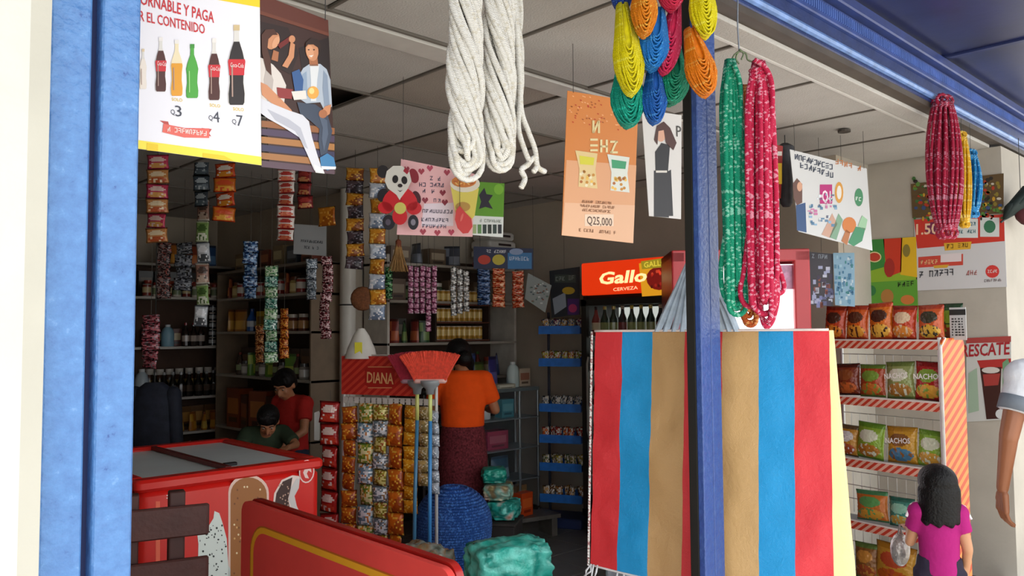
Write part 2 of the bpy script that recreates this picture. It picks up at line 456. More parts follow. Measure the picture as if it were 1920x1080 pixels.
hd = struct(MB().rbox((3.3, 1.53, 2.78), (5.9, .07, .11), .008).build('trim_4', BLUED))
MB().box((3.3, 1.55, 2.712), (5.9, .10, .03)).build('lower_rail', mat('#4d443c', .6, 0, .25, 6), hd)
MB().tube([(.4, 1.488, 2.755), (6.2, 1.488, 2.755)], .016, 8).build('pipe', mat('#6d8fca', .35, 0, .3, 14), hd)
MB().rbox((3.3, 1.50, 2.87), (5.9, .05, .075), .01).build('shutter_box', mat('#31488a', .4, 0, .25, 10), hd)
rb = MB()
for k in range(190): rb.box((2.5+.019*k, 1.474, 2.872), (.008, .006, .04))
tag(rb.build('shutter_ribs', mat('#5573bd', .4, 0, .2, 10), hd), None, None, None, 'stuff')
MB().rbox((3.3, 1.475, 2.945), (5.9, .06, .05), .012).build('upper_rail', mat('#2b3d7a', .4, 0, .25, 10), hd)
aw = MB().box((2.8, .70, 3.0), (8.8, 1.6, .02)).build('awning', mat('#1b2350', .3, 0, .45, 2.2, .1, 8))  # left part is out of view, added to keep sun off the front
tag(aw, 'dark blue sheet-metal awning over the shop front, unseen left part added as sun shade', 'awning')
for x in (-.2, 1.4, 3.0, 4.6, 6.2): MB().rbox((x, .70, 2.985), (.04, 1.56, .012), .003).build('awning_rib', mat('#26305c', .4), aw)
for y in (.9, .35): MB().tube([(-1.6, y, 2.975), (7.2, y, 2.975)], .016, 8).build('awning_pipe', mat('#1a2350', .4), aw)

# ================================================================ freezer, board, bench
fz = empty('chest_freezer', Matrix.Translation((1.77, 4.10, 0)))
tag(fz, 'red ice cream chest freezer with sliding glass lids and printed front', 'freezer')
# local: x -.54...+.54, y -.33..+.33
RED = mat('#d8231c', .28, 0, .05, 4)
RED2 = mat('#b3140f', .3, 0, .08, 4)
FM = fz
b = MB().rbox((0, .27, .43), (.92, 1.16, .82), .05, seg=4); smooth_by_angle(b.build('body', RED, FM))
t = MB()
t.rbox((0, -.275, .865), (.95, .09, .055), .03); t.rbox((0, .815, .865), (.95, .09, .055), .03)
t.rbox((-.44, .27, .865), (.07, 1.01, .055), .02); t.rbox((.44, .27, .865), (.07, 1.01, .055), .02)
smooth_by_angle(t.build('lid_frame', RED, FM))
MB().box((0, .27, .80), (.85, 1.04, .02)).build('tray', mat('#8fa6ad', .5, 0, .15, 8), FM)
for k, (x, w) in enumerate(((-.20, .41), (.20, .39))):
    gl = MB().rbox((x, .27, .868+.006*k), (w, .99, .008), .01).build('glass_lid', mat('#dde9ee', .3, 0, .06, 3, .08, 6), FM)
MB().box((-.005, .27, .885), (.03, .99, .02)).build('lid_rail', mat('#5e0f0d', .4), FM)
hh = MB().rbox((.05, -.12, .886), (.07, .03, .018), .008).build('handle', mat('#1c1c1e', .4), gl)
pr = Print(frame((1.77, 4.10+.27-.58-.001, .5), (1, 0, 0)))
def rr(x0, y0, x1, y1, top):
    """lolly shape: rounded top, slight lean"""
    pts = [(x0, y1)]
    for k in range(13):
        a = PI-PI*k/12; pts.append(((x0+x1)/2+(x1-x0)/2*math.cos(a), y0+top-top*math.sin(a)))
    return pts+[(x1, y1)]
pr.poly(rr(428, 890, 504, 1120, 34), '#f0cdbd', 1); pr.poly(rr(432, 895, 500, 1120, 32), '#a4672f', 2)
for k in range(46):
    pr.ell(random.uniform(438, 494), random.uniform(908, 1080), 1.8, 2.2, random.choice(('#f2ddb0', '#d9a866', '#7d4a1e')), 3, 0, 6)
pr.poly([(510, 962), (514, 925), (528, 900), (548, 891), (563, 893), (561, 905), (545, 930), (546, 945), (560, 958), (556, 962)], '#f2dcd2', 1)
pr.poly([(513, 960), (518, 925), (530, 903), (548, 895), (545, 915), (540, 935), (543, 952), (536, 960)], '#3a1a12', 2)
pr.poly([(545, 915), (556, 897), (562, 897), (560, 915), (552, 930), (556, 948), (560, 957), (548, 955), (541, 938)], '#d5cfcc', 3)
for k in range(18): pr.ell(random.uniform(520, 541), random.uniform(905, 955), 1.4, 1.6, '#c9a28c', 3, 0, 5)
pr.ell(575, 884, 14.5, 22, '#f4d8d0', 1, .1); pr.ell(575, 884, 12.5, 19.5, '#d3241c', 2, .1)
pr.poly([(572, 896), (568, 886), (574, 872), (582, 876), (584, 886), (578, 882), (575, 888), (579, 897)], '#f1d3cb', 3)
splash = [(402, 958), (411, 962), (417, 980), (425, 1010), (428, 1060), (437, 1075), (430, 1110), (370, 1110), (372, 1020), (368, 985), (392, 985), (400, 972)]
pr.poly(splash, '#e3ece4', 1)
for k in range(60):
    a, c = random.uniform(374, 424), random.uniform(985, 1100); pr.ell(a, c, random.uniform(.7, 2.2), random.uniform(.7, 2.6), '#2e3b36', 3, 0, 6)
pr.scrib((312, 939), (338, 932), 11, '#f3e7e2', 2)
pr.rect(292, 940, 300, 1060, '#f26a4a', 1)
me = pr.mb.mesh('front_print', PAPER); lp = link('front_print', me, FM, fz.matrix_basis.inverted() @ pr.M)

# folded red table board with a yellow outline, standing on its long edge
A = Vector((1.43, 3.02, .93)); Bp = Vector((1.41, 1.72, .885)); rd = Bp-A
Lb = math.hypot(rd.x, rd.y); M = frame(Vector((1.42, 2.37, .0)), Vector((rd.x, rd.y, 0)))
bd = empty('folded_table', M); tag(bd, 'red metal folded table standing on edge, yellow outline on its face', 'table')
def rrect(x0, y0, x1, y1, r, n=6):
    o = []
    for cx, cy, a0 in ((x1-r, y1-r, 0), (x0+r, y1-r, PI/2), (x0+r, y0+r, PI), (x1-r, y0+r, 1.5*PI)):
        for k in range(n+1): o.append((cx+r*math.cos(a0+PI/2*k/n), cy+r*math.sin(a0+PI/2*k/n)))
    return o
h = Lb/2
smooth_by_angle(MB().prism(rrect(-h, .12, h, .905, .05), -.022, 0).build('tabletop', mat('#f4504a', .25, 0, .07, 4), bd))
fb = MB(); fb.prism(rrect(-h+.01, .14, h-.01, .912, .05), -.055, -.030); smooth_by_angle(fb.build('table_rim', mat('#a81c18', .3, 0, .15, 6), bd))
ft = MB(); ft.tube([(-h+.12, .0, -.08), (-h+.12, .85, -.08), (h-.12, .85, -.08), (h-.12, 0, -.08)], .012, 8); ft.build('leg_frame', mat('#7c1310', .35, .3), bd)
ft = MB(); ft.tube([(-h+.2, .0, -.11), (-h+.2, .80, -.11), (h-.2, .80, -.11), (h-.2, 0, -.11)], .012, 8); ft.build('leg_frame', mat('#7c1310', .35, .3), bd)
pr = Print(bd.matrix_basis)
def ring(x0, y0, x1, y1, r, t, c, layer):
    o = rrect(x0, y0, x1, y1, r); i = rrect(x0+t, y0+t, x1-t, y1-t, r-t); n = len(o)
    for k in range(n): pr.poly([o[k], o[(k+1) % n], i[(k+1) % n], i[k]], c, layer, False)
ring(-h+.085, .20, h-.085, .83, .11, .022, '#ffb52a', 1)
ring(-h+.079, .194, h-.079, .836, .116, .006, '#c8641c', 1)
for x, s_ in ((-h+.47, 1.), (-h+.78, .9)):
    pr.poly([(x-.022, .50), (x-.05, .36), (x-.05, .22), (x+.05, .22), (x+.05, .36), (x+.022, .50), (x+.018, .60), (x-.018, .60)], '#6a1712', 2, False)
    pr.rect(x-.019, .60, x+.019, .635, '#efe4de', 3, False); pr.ell(x-.012, .56, .006, .05, '#e9b9b0', 3, 0, 10, False)
pr.poly([(-h+.17, .28), (-h+.17, .60), (-h+.20, .66), (-h+.24, .62), (-h+.24, .28)], '#b81914', 2, False)
pr.poly([(-h+.182, .28), (-h+.182, .60), (-h+.203, .64), (-h+.228, .61), (-h+.228, .28)], '#f4504a', 3, False)
link('face_print', pr.mb.mesh('face_print', PAPER), bd)

# brown wooden bench whose back shows beside the post
bl = at(228, 950, 3.02); br = at(392, 936, 3.16); rd = br-bl; rd.z = 0
M = stand(Vector(((bl.x+br.x)/2, (bl.y+br.y)/2, 0)), rd); hb = rd.length/2
bn = empty('wooden_bench', M); tag(bn, 'dark brown painted wooden bench with two wide back slats', 'bench')
WD = mat('#54302b', .55, 0, .2, 8, .2, 50)
for z in (.83, .63):
    s_ = MB(); s_.rbox((0, -.012, z), (2*hb, .024, .118), .012); s_.build('back_slat', WD, bn)
for x in (-hb+.03, hb-.115):
    MB().rbox((x, .035, .47), (.06, .06, .94), .008).build('back_post', mat('#4a2823', .55, 0, .2, 8), bn)
for k in range(3): MB().rbox((0, .13+.12*k, .42), (2*hb, .11, .025), .006).build('seat_slat', WD, bn)
for x in (-hb+.05, hb-.05): MB().rbox((x, .40, .20), (.05, .05, .40), .006).build('leg', WD, bn)

# ================================================================ hanging goods at the shop front
def rope_bundle(name, label, group, top, L, n, rw, rope_r, material, loops=None, twist=0., seed=0, knot=True, right=None, spread=1., pts=26, cat='rope'):
    """hank of rope: n hanging loops side by side, U-turns at the bottom"""
    rnd = random.Random(seed); M = frame(top, right or R0); e = empty(name, M); tag(e, label, cat, group)
    for k in range(n):
        mb = MB()
        a0 = 2*PI*k/n; l = L*(1-rnd.uniform(0, .07)) if not loops else loops[k % len(loops)]*L
        w = rw*(.55+.45*rnd.random()); ph = rnd.uniform(-.2, .2); a1 = a0+PI*rnd.uniform(.7, 1.1)
        open_ = rope_r*(1.3+1.2*rnd.random())
        P = []
        for i in range(pts):
            t = i/(pts-1); rad = w*min(1, (.35+4*t))*(1+.10*math.sin(5*t+ph*9))*(1+(spread-1)*t)
            a = a0+twist*t
            P.append(Vector((rad*math.cos(a), -l*t, rad*math.sin(a)*.6)))
        Q = []
        for i in range(pts):
            t = i/(pts-1); rad = w*min(1, (.35+4*t))*(1+.10*math.sin(4*t+ph*5))*(1+(spread-1)*t)
            a = a1+twist*t
            Q.append(Vector((rad*math.cos(a), -l*t, rad*math.sin(a)*.6)))
        A, B = P[-1], Q[-1]; U = []
        mid = (A+B)/2; half = (B-A)/2
        for i in range(1, 8):
            b = PI*i/8; U.append(mid-half*math.cos(b)+Vector((0, -max(half.length, open_)*1.1*math.sin(b), 0)))
        mb.tube(P+U+Q[::-1], rope_r, 6)
        mb.build('rope_loop', material, e, smooth=True)
    if knot:
        mb = MB()
        for j in range(3): mb.tube([(rw*.62*math.cos(2*PI*k/12), -.03-.012*j+.004*math.sin(k), rw*.45*math.sin(2*PI*k/12)) for k in range(12)], rope_r*.8, 6, True)
        mb.build('binding', material, e, smooth=True)
    return e

WR = ropemat('#efece4', '#e2dccd', .18, 1.6, 150)
wt = [aty(872, -60, 1.5), aty(935, -60, 1.5), aty(958, -60, 1.53)]
rope_bundle('cotton_rope_hank', 'white cotton rope hank hanging above the pink panda card', 'white rope hanks hung at the shop front', wt[0], .47, 15, .038, .0078, WR, twist=-5.4, seed=3, right=Vector((1, -.2, 0)), spread=1.25, loops=[1.0, .92, .97, .85, 1.03, .95, .9, 1.0, .88])
rope_bundle('cotton_rope_hank', 'white cotton rope hank between its twin and the loose knotted tails', 'white rope hanks hung at the shop front', wt[1], .47, 15, .038, .0078, WR, twist=-5.8, seed=5, right=Vector((1, -.2, 0)), spread=1.15, loops=[1.02, .95, 1.0, .9, .98, 1.04, .93, .96, 1.0])
e = rope_bundle('cotton_rope_hank', 'thin bundle of white cotton rope with two loose knotted tails', None, wt[2], .41, 8, .026, .0078, WR, twist=-4.6, seed=8, right=Vector((1, -.2, 0)), spread=1.1)
for pth in ([(958, -40), (968, 60), (975, 160), (978, 210), (990, 245), (1003, 280), (1008, 312), (1022, 322)],
            [(962, -40), (971, 80), (975, 180), (972, 240), (985, 285), (992, 305), (978, 318), (984, 335), (977, 352)],
            [(992, 305), (1002, 296), (1006, 312), (1000, 322)]):
    mb = MB(); I = e.matrix_basis.inverted()
    P = [I @ aty(x, y, 1.5) for x, y in pth]
    # resample smoothly
    Q = []
    for i in range(len(P)-1):
        p0, p1, p2, p3 = P[max(i-1, 0)], P[i], P[i+1], P[min(i+2, len(P)-1)]
        for k in range(5):
            t = k/5; Q.append(.5*((2*p1)+(-p0+p2)*t+(2*p0-5*p1+4*p2-p3)*t*t+(-p0+3*p1-3*p2+p3)*t**3))
    Q.append(P[-1]); mb.tube(Q, .0078, 6); mb.build('loose_tail', WR, e, smooth=True)

def skein(px, py0, py1, wpx, d, color, fleck, label, tilt=0., seed=0, bulge=.62, group='nylon twine skeins bunched at the middle post'):
    """skein of thin twine: nested U loops hanging from a pinched top"""
    rnd = random.Random(seed); s_ = d/F; L = (py1-py0)*s_; w = wpx*s_/2
    top = at(px, py0, d); M = frame(top, R0) @ Matrix.Rotation(tilt, 4, 'Z')
    e = empty('twine_skein', M); tag(e, label, 'twine', group)
    m = ropemat(color, fleck, .2, 1.3, 160, .38); core = MB()
    prof = []
    for i in range(13):
        t = i/12; wid = w*(.34+.66*min(1, (t/bulge))**1.2) if t < bulge else w*math.sqrt(max(0, 1-((t-bulge)/(1-bulge))**2.4))
        prof.append((t, wid))
    R = []
    for t, wid in prof:
        R.append([core.addv((wid*.86*math.cos(2*PI*k/14), -L*.97*t, wid*.62*math.sin(2*PI*k/14))) for k in range(14)])
    for a, b in zip(R, R[1:]):
        for k in range(14): core.face((a[k], b[k], b[(k+1) % 14], a[(k+1) % 14]))
    core.build('core', mat(color, .6, 0, .2, 40), e, smooth=True)
    mb = MB()
    N = 17
    for j in range(-3, 4):
        zz = j/3.6; sc = math.sqrt(1-zz*zz)
        nn = max(4, int(N*.62))
        for k in range(nn):
            q = (k+1)/nn; lev = (.50+.50*q)*(1-.0*rnd.random())        # bottom of this U
            P = []
            sk = rnd.uniform(-.07, .07)
            for i in range(17):
                a = PI*i/16; tt = lev*(1-(1-math.sin(a)**.55))+.0
                x = -math.cos(a)
                t = max(0., min(1., lev*math.sin(a)**.62 if math.sin(a) > 1e-6 else 0))
                wid = w*(.30+.70*min(1, t/bulge)**1.3)
                P.append((x*wid*sc*(.72+.28*q)+sk*w*math.sin(a), -L*t+rnd.uniform(-.001, .001), zz*wid*.66+.004*(1 if zz >= 0 else -1)+(.012*(1-q) if zz > 0 else 0)))
            mb.tube(P, .0034, 5)
    mb.build('strands', m, e, smooth=True)
    return e
SK = [  # px, top, bottom, width, depth, colour, fleck, label, tilt
 (1172, 105, 238, 74, 2.50, '#0fa58c', '#1fd0b2', 'teal nylon twine skein at the bottom of the bunch, below the yellow skein', .05),
 (1226, 115, 232, 54, 2.48, '#1d63bd', '#3f8fe0', 'slim dark blue twine skein beside the teal skein', 0.),
 (1266, 95, 196, 68, 2.49, '#0c8a66', '#23b48d', 'dark green twine skein half hidden behind the orange skein', -.1),
 (1166, 10, 180, 64, 2.42, '#f2e20c', '#fff54a', 'long yellow twine skein over the teal skein', .10),
 (1234, 15, 132, 66, 2.42, '#1f7fd6', '#4fa9ee', 'bright blue twine skein in the middle of the bunch', -.12),
 (1268, 5, 142, 50, 2.44, '#dd2a5c', '#f0638a', 'pink twine skein between the blue and orange skeins', -.18),
 (1293, 55, 184, 64, 2.39, '#f3840f', '#ffb04a', 'orange twine skein overlapping the middle post, beside the pink one', .24),
 (1206, -55, 68, 56, 2.36, '#ee8a14', '#ffc04a', 'orange twine skein above the bright blue skein', 0.),
 (1307, -60, 72, 56, 2.37, '#f2e20c', '#fff54a', 'short yellow twine skein resting against the middle post', .12),
 (1258, -70, 18, 60, 2.38, '#d8284f', '#ef5f85', 'pink-red twine skein tied high between orange and yellow ones', 0.),
 (1165, -60, 22, 44, 2.45, '#24459b', '#4a74cf', 'navy twine skein tied high behind the long yellow one', 0.)]
for k, a in enumerate(SK): skein(*a, seed=k)

GR = ropemat('#11a07a', '#8fdcc0', .22, 2.0, 130); RR = ropemat('#d3214f', '#f49ab0', .24, 2.0, 130); OR = ropemat('#c85a17', '#f0a860', .25, 2.0, 130)
def hank(name, label, px, py0, py1, d, n, wpx, r, m, seed, loops, spread=1., group=None, openw=0):
    s_ = d/F
    return rope_bundle(name, label, group, at(px, py0, d), (py1-py0)*s_, n, wpx*s_/2, r, m, loops=loops, twist=.25, seed=seed, spread=spread, pts=16)
g = hank('rope_hank', 'long green braided rope hank on the wire hook beside the post', 1369, 112, 572, 2.66, 7, 34, .0085, GR, 2, [1, .93, .98, .86, .96, .9, .99], 1.15)
r_ = hank('rope_hank', 'long crimson braided rope hank hanging next to the green one', 1422, 115, 560, 2.62, 10, 50, .0085, RR, 4, [1.02, .93, .98, .88, 1.0, .95, .9, 1.06, .97, .93], 1.2)
o_ = hank('rope_hank', 'orange braided rope hank between the green and crimson hanks', 1396, 160, 590, 2.72, 5, 28, .0085, OR, 6, [1, .93, .98, 1.02, .96], 1.1)
def px_path(e, pth, d, r, m, name):
    I = e.matrix_basis.inverted(); P = [I @ at(x, y, d) for x, y in pth]; Q = []
    for i in range(len(P)-1):
        p0, p1, p2, p3 = P[max(i-1, 0)], P[i], P[i+1], P[min(i+2, len(P)-1)]
        for k in range(5):
            t = k/5; Q.append(.5*((2*p1)+(-p0+p2)*t+(2*p0-5*p1+4*p2-p3)*t*t+(-p0+3*p1-3*p2+p3)*t**3))
    Q.append(P[-1]); MB().tube(Q, r, 6).build(name, m, e, smooth=True)
px_path(g, [(1360, 440), (1352, 500), (1355, 545), (1370, 573), (1385, 560), (1386, 520), (1378, 470)], 2.64, .0085, GR, 'long_loop')
px_path(g, [(1370, 420), (1368, 520), (1380, 553), (1388, 530), (1384, 460)], 2.63, .0085, GR, 'long_loop')
px_path(r_, [(1440, 430), (1456, 490), (1470, 535), (1462, 550), (1445, 546), (1434, 530), (1428, 470)], 2.60, .0085, RR, 'long_loop')
px_path(r_, [(1404, 430), (1396, 500), (1388, 545), (1396, 570), (1412, 572), (1420, 540)], 2.60, .0085, RR, 'long_loop')
px_path(r_, [(1416, 430), (1420, 540), (1430, 600), (1440, 612), (1452, 590), (1458, 540), (1446, 430)], 2.59, .0085, RR, 'long_loop')
px_path(r_, [(1414, 112), (1436, 128), (1448, 165), (1446, 240), (1440, 280), (1432, 300)], 2.59, .0085, RR, 'long_loop')
px_path(g, [(1376, 120), (1388, 160), (1388, 240), (1386, 262), (1380, 250)], 2.63, .0085, GR, 'long_loop')
hk = empty('wire_hook', frame(at(1385, 95, 2.64), R0)); tag(hk, 'twisted wire hook on a thin chain hung from the header', 'hook')
px_path(hk, [(1384, -30), (1383, 40), (1385, 80), (1386, 96)], 2.66, .0025, mat('#8f959b', .35, .8), 'wire')
for q in ([(1386, 96), (1376, 104), (1372, 116)], [(1386, 96), (1398, 100), (1402, 112), (1412, 116)], [(1386, 92), (1394, 100), (1390, 112)], [(1384, 98), (1380, 110), (1386, 120)]):
    px_path(hk, q, 2.655, .003, mat('#6f7a5c', .4, .7), 'hook_arm')

MX = ropemat('#b81d43', '#d98aa0', .22, 2.0, 120); YL = ropemat('#f0b515', '#ffe07a', .25, 2, 120); BL = ropemat('#1e8bd0', '#79c4f0', .25, 2, 120)
def spindle(label, px, py0, py1, wpx, d, m, n, r, seed, name='rope_hank'):
    """bundle tied at both ends, wide in the middle"""
    rnd = random.Random(seed); s_ = d/F; L = (py1-py0)*s_; w = wpx*s_/2
    e = empty(name, frame(at(px, py0, d), R0)); tag(e, label, 'rope')
    for ringr in (1., .62, .2):
        c = max(4, int(n*ringr))
        for k in range(c):
            mb = MB(); a = 2*PI*k/c+rnd.uniform(-.1, .1); P = []
            for i in range(14):
                t = i/13; rad = w*ringr*(.22+.78*math.sin(PI*min(1, max(0, .06+.88*t)))**.6)
                P.append((rad*math.cos(a+.5*t), -L*t, rad*.7*math.sin(a+.5*t)))
            mb.tube(P, r, 5); mb.build('strand', m, e, smooth=True)
    for y in (-.012, -L+.01):
        mb = MB()
        for j in range(2): mb.tube([(w*.42*math.cos(2*PI*k/10), y-.012*j, w*.36*math.sin(2*PI*k/10)) for k in range(10)], r*1.3, 6, True)
        for j in range(3):
            a = 2*PI*j/3
            mb.tube([(w*.3*math.cos(a)+w*.33*math.cos(2*PI*k/9), y+(.02 if y > -.1 else -.03)+w*.33*math.sin(2*PI*k/9), w*.3*math.sin(a)) for k in range(9)], r*1.1, 5, True)
        mb.build('knot', m, e, smooth=True)
    return e
wk = spindle('wine-red rope hank tied at both ends under the blue header', 1767, 192, 430, 62, 4.2, MX, 15, .0085, 1)
yk = spindle('yellow rope hank half hidden behind the wine-red hank', 1803, 255, 415, 26, 4.43, YL, 8, .008, 2)
bk = spindle('bright blue rope hank beside the yellow one near the posters', 1820, 290, 395, 34, 4.55, BL, 9, .008, 3)

for e_, px_, py_, d_ in ((wk, 1767, 192, 4.2), (yk, 1803, 255, 4.43), (bk, 1820, 290, 4.55)): hangup(e_, px_, py_, d_, 2.695)

# striped market bag hung behind the post
PL = at(1120, 627, 3.16); PR = at(1558, 627, 2.68); rd = PR-PL; rd.z = 0
M = frame(Vector(((PL.x+PR.x)/2, (PL.y+PR.y)/2, 0)), rd); bag = empty('market_bag', M)
tag(bag, 'large woven plastic market bag in red, blue and tan stripes behind the post', 'bag')
hw = rd.length/2; zt = 1.545; zb = .665
pw = Print(M)
edges = [pw.cast(x, 700)[0] for x in (1120, 1171, 1227, 1288, 1358, 1426, 1491, 1558)]
cols = ['#e2383e', '#1c9cda', '#c9a06a', '#dc383e', '#d0a870', '#1c9cda', '#e83c46']
def weave(name):
    m = colmat(name, .33, 0, 0, 1); nt = m.node_tree; b = nt.nodes['Principled BSDF']
    tc = nt.nodes.new('ShaderNodeTexCoord'); ck = nt.nodes.new('ShaderNodeTexChecker'); ck.inputs['Scale'].default_value = 260
    nt.links.new(tc.outputs['Object'], ck.inputs['Vector'])
    n = nt.nodes.new('ShaderNodeTexNoise'); n.inputs['Scale'].default_value = 30; n.inputs['Detail'].default_value = 9; n.inputs['Roughness'].default_value = .75; nt.links.new(tc.outputs['Object'], n.inputs['Vector'])
    ad = nt.nodes.new('ShaderNodeMath'); ad.operation = 'MULTIPLY_ADD'; ad.inputs[1].default_value = .25; nt.links.new(ck.outputs['Fac'], ad.inputs[0]); nt.links.new(n.outputs['Fac'], ad.inputs[2])
    bp = nt.nodes.new('ShaderNodeBump'); bp.inputs['Strength'].default_value = .55; bp.inputs['Distance'].default_value = .012
    nt.links.new(ad.outputs[0], bp.inputs['Height']); nt.links.new(bp.outputs['Normal'], b.inputs['Normal'])
    return m
WEAVE = weave('woven_plastic')
NZ = 44
def bagz(u, t, side):
    th = .012+.075*t
    wr = .012*noise.noise(Vector((u*4, t*5, side*3)))+.006*noise.noise(Vector((u*11, t*13, side)))
    return (th if side > 0 else -th)*(1-.25*abs(2*u-1)**3)+wr
def bagx(x, t): return x*(1+.012*t)
for side, nm in ((1, 'front_panel'), (-1, 'back_panel')):
    xs = []
    for a, b_, c in zip(edges, edges[1:], cols):
        for k in range(7): xs.append((a+(b_-a)*k/7, c if k else c))
    xs.append((edges[-1], None)); mb = MB(); G = []
    for j in range(NZ+1):
        t = j/NZ
        G.append([mb.addv((bagx(x, t), zt-(zt-zb)*t-.03*((x-edges[0])/(2*hw))*t, bagz((x-edges[0])/(edges[-1]-edges[0]), t, side))) for x, c in xs])
    for j in range(NZ):
        for i in range(len(xs)-1):
            c = cols[i//7]
            q = (G[j][i], G[j+1][i], G[j+1][i+1], G[j][i+1])
            mb.face(q if side > 0 else q[::-1], srgb(c))
    mb.build(nm, WEAVE, bag, smooth=True)
for sgn, nm, c in ((1, 'side_gusset', '#f0dc98'), (0, 'side_gusset', '#e0343b')):
    mb = MB().col(c); x = edges[-1] if sgn else edges[0]; G = []
    for j in range(NZ+1):
        t = j/NZ; z1 = bagz(sgn, t, 1); z0 = bagz(sgn, t, -1); y = zt-(zt-zb)*t-(.03*t if sgn else 0)
        G.append([mb.addv((bagx(x, t)+(.012+.05*t if sgn else -.004-.01*t)*math.sin(PI*k/6), y, z1+(z0-z1)*k/6)) for k in range(7)])
    for j in range(NZ):
        for k in range(6): mb.face((G[j][k], G[j+1][k], G[j+1][k+1], G[j][k+1]))
    mb.build(nm, WEAVE, bag, smooth=True)
mb = MB(); mb.tube([(edges[0]-.006, zt-(zt-zb)*k/20, .03+.05*k/20) for k in range(21)], .005, 6)
mb.build('edge_cord', ropemat('#f2efea', '#b98b8b', .35, 1, 60), bag, smooth=True)
mb = MB(); mb.tube([(edges[0]+(edges[-1]-edges[0])*k/20, zt+.002, .018) for k in range(21)], .0045, 6); mb.build('top_hem', mat('#e9d9d2', .5), bag, smooth=True)
mb = MB(); mb.tube([(edges[0]+(edges[-1]-edges[0])*k/20, zb-.028*k/20-.001, .085*(1-.25*abs(k/10-1)**3)+.004) for k in range(21)], .004, 6); mb.build('bottom_seam', mat('#e7e4e2', .5), bag, smooth=True)
for k in range(9):
    x = edges[0]+.01+.03*k*random.uniform(.6, 1.1) if k > 3 else edges[0]+random.uniform(-.004, .05)
    mb = MB(); mb.tube([(x, zb+.004, .07), (x-random.uniform(-.01, .02), zb-.02, .08), (x-random.uniform(-.01, .03), zb-random.uniform(.035, .06), .085)], [.003, .004, .002], 5); mb.build('fringe', mat('#dfe3e6', .5), bag, smooth=True)
hkp = pw.cast(1312, 462)
HM = mat('#a9b9c8', .5, 0, .18, 30, .3, 60)
for xs_, xe in ((((1236, 622), (1250, 590), (1276, 535)), 1304), (((1252, 622), (1262, 590), (1284, 530)), 1306), (((1268, 622), (1276, 590), (1290, 530)), 1308), (((1284, 622), (1288, 590), (1296, 530)), 1310),
                (((1358, 622), (1350, 585), (1336, 530)), 1314), (((1372, 622), (1360, 585), (1342, 530)), 1316), (((1385, 622), (1372, 590), (1347, 540)), 1318)):
    P = [pw.cast(*q) for q in xs_]+[pw.cast(xe, 466)]
    mb = MB(); L_ = []; R_ = []
    for i, (x, y) in enumerate(P):
        w_ = (.013, .014, .012, .006)[i]
        L_.append((mb.addv((x-w_, y, .020)), mb.addv((x-w_*.3, y, .028)), mb.addv((x+w_*.3, y, .024)), mb.addv((x+w_, y, .016))))
    for a, b_ in zip(L_, L_[1:]):
        for k in range(3): mb.face((a[k], a[k+1], b_[k+1], b_[k]))
    mb.build('handle_strip', HM, bag)
mb = MB(); kx, ky = hkp; mb.tube([(kx-.02, ky+.015, .02), (kx, ky-.01, .03), (kx+.02, ky+.01, .02), (kx+.01, ky+.04, .0), (kx, ky+.09, 0)], .006, 6); mb.build('hanging_hook', mat('#77797c', .35, .8), bag, smooth=True)

# ================================================================ posters and cards
def bottle_px(P, cx, y0, y1, w, body, cap, lab=None, lay=2, glass='#d9d5cf', fill=.25):
    h = y1-y0
    prof = [(.0, .17), (.07, .17), (.09, .14), (.20, .15), (.34, .36), (.46, .48), (.58, .42), (.72, .40), (.86, .48), (.97, .46), (1., .38)]
    def shape(t0, t1, c, l, k=1.):
        pts = [(t, a) for t, a in prof if t0 <= t <= t1]
        def wid(t):
            for (a, wa), (b, wb) in zip(prof, prof[1:]):
                if a <= t <= b: return wa+(wb-wa)*(t-a)/(b-a)
            return prof[-1][1]
        pts = [(t0, wid(t0))]+[p for p in pts if t0 < p[0] < t1]+[(t1, wid(t1))]
        P.poly([(cx-w*a*k, y0+h*t) for t, a in pts]+[(cx+w*a*k, y0+h*t) for t, a in reversed(pts)], c, l)
    shape(.07, 1., glass, lay); shape(fill, 1., body, lay+1, .92); shape(0, .07, cap, lay+1)
    if lab: shape(.43, .63, lab, lay+2, 1.)
    P.poly([(cx-w*.3, y0+h*.5), (cx-w*.22, y0+h*.5), (cx-w*.2, y0+h*.9), (cx-w*.28, y0+h*.9)], '#a98c80' if body != '#4aa33a' else '#9bd084', lay+3)

o, P = sheet('drinks_poster', [(150, -75), (487, -12), (490, 310), (150, 264)], 1.60, 1.86, 'white price poster with printed soda bottles, hung beside the blue post', 'poster', '#e9e7ee')
P.poly([(150, -75), (487, -12), (487, 14), (150, -46)], '#f3cf28', 1)
P.poly([(150, 248), (490, 294), (490, 310), (150, 264)], '#f3dd45', 1); P.poly([(380, 287), (420, 292), (440, 303), (380, 295)], '#eec41b', 2); P.poly([(275, 268), (296, 271), (296, 284), (275, 282)], '#e9c61b', 2)
P.text('RETORNABLE Y PAGA', (232, 0), (401, 43), 22, '#c8242c', 2, .012)
P.text('POR EL CONTENIDO', (240, 34), (384, 64), 19, '#c8242c', 2, .012)
bottle_px(P, 268, 92, 167, 14, '#e7dcd2', '#d9c3a0')
bottle_px(P, 301, 70, 172, 22, '#4a1f17', '#e6e1dc', '#c9242d'); bottle_px(P, 331, 75, 180, 24, '#e09a22', '#e6e1dc', None, fill=.42, glass='#e8d9b5'); bottle_px(P, 360, 83, 184, 24, '#4aa33a', '#3f8f35', None, fill=.07, glass='#4aa33a')
bottle_px(P, 401, 72, 188, 24, '#4a1f17', '#e6e1dc', '#c9242d'); bottle_px(P, 443, 47, 197, 34, '#241a19', '#cdb68a', '#c9242d', fill=.21)
for x, y, w in ((302, 123, 17), (402, 132, 18), (443, 126, 25)): P.text('Coca-Cola', (x-w/2, y), (x+w/2, y+2), 8, '#f6e9e6', 6, 0, shear=.2)
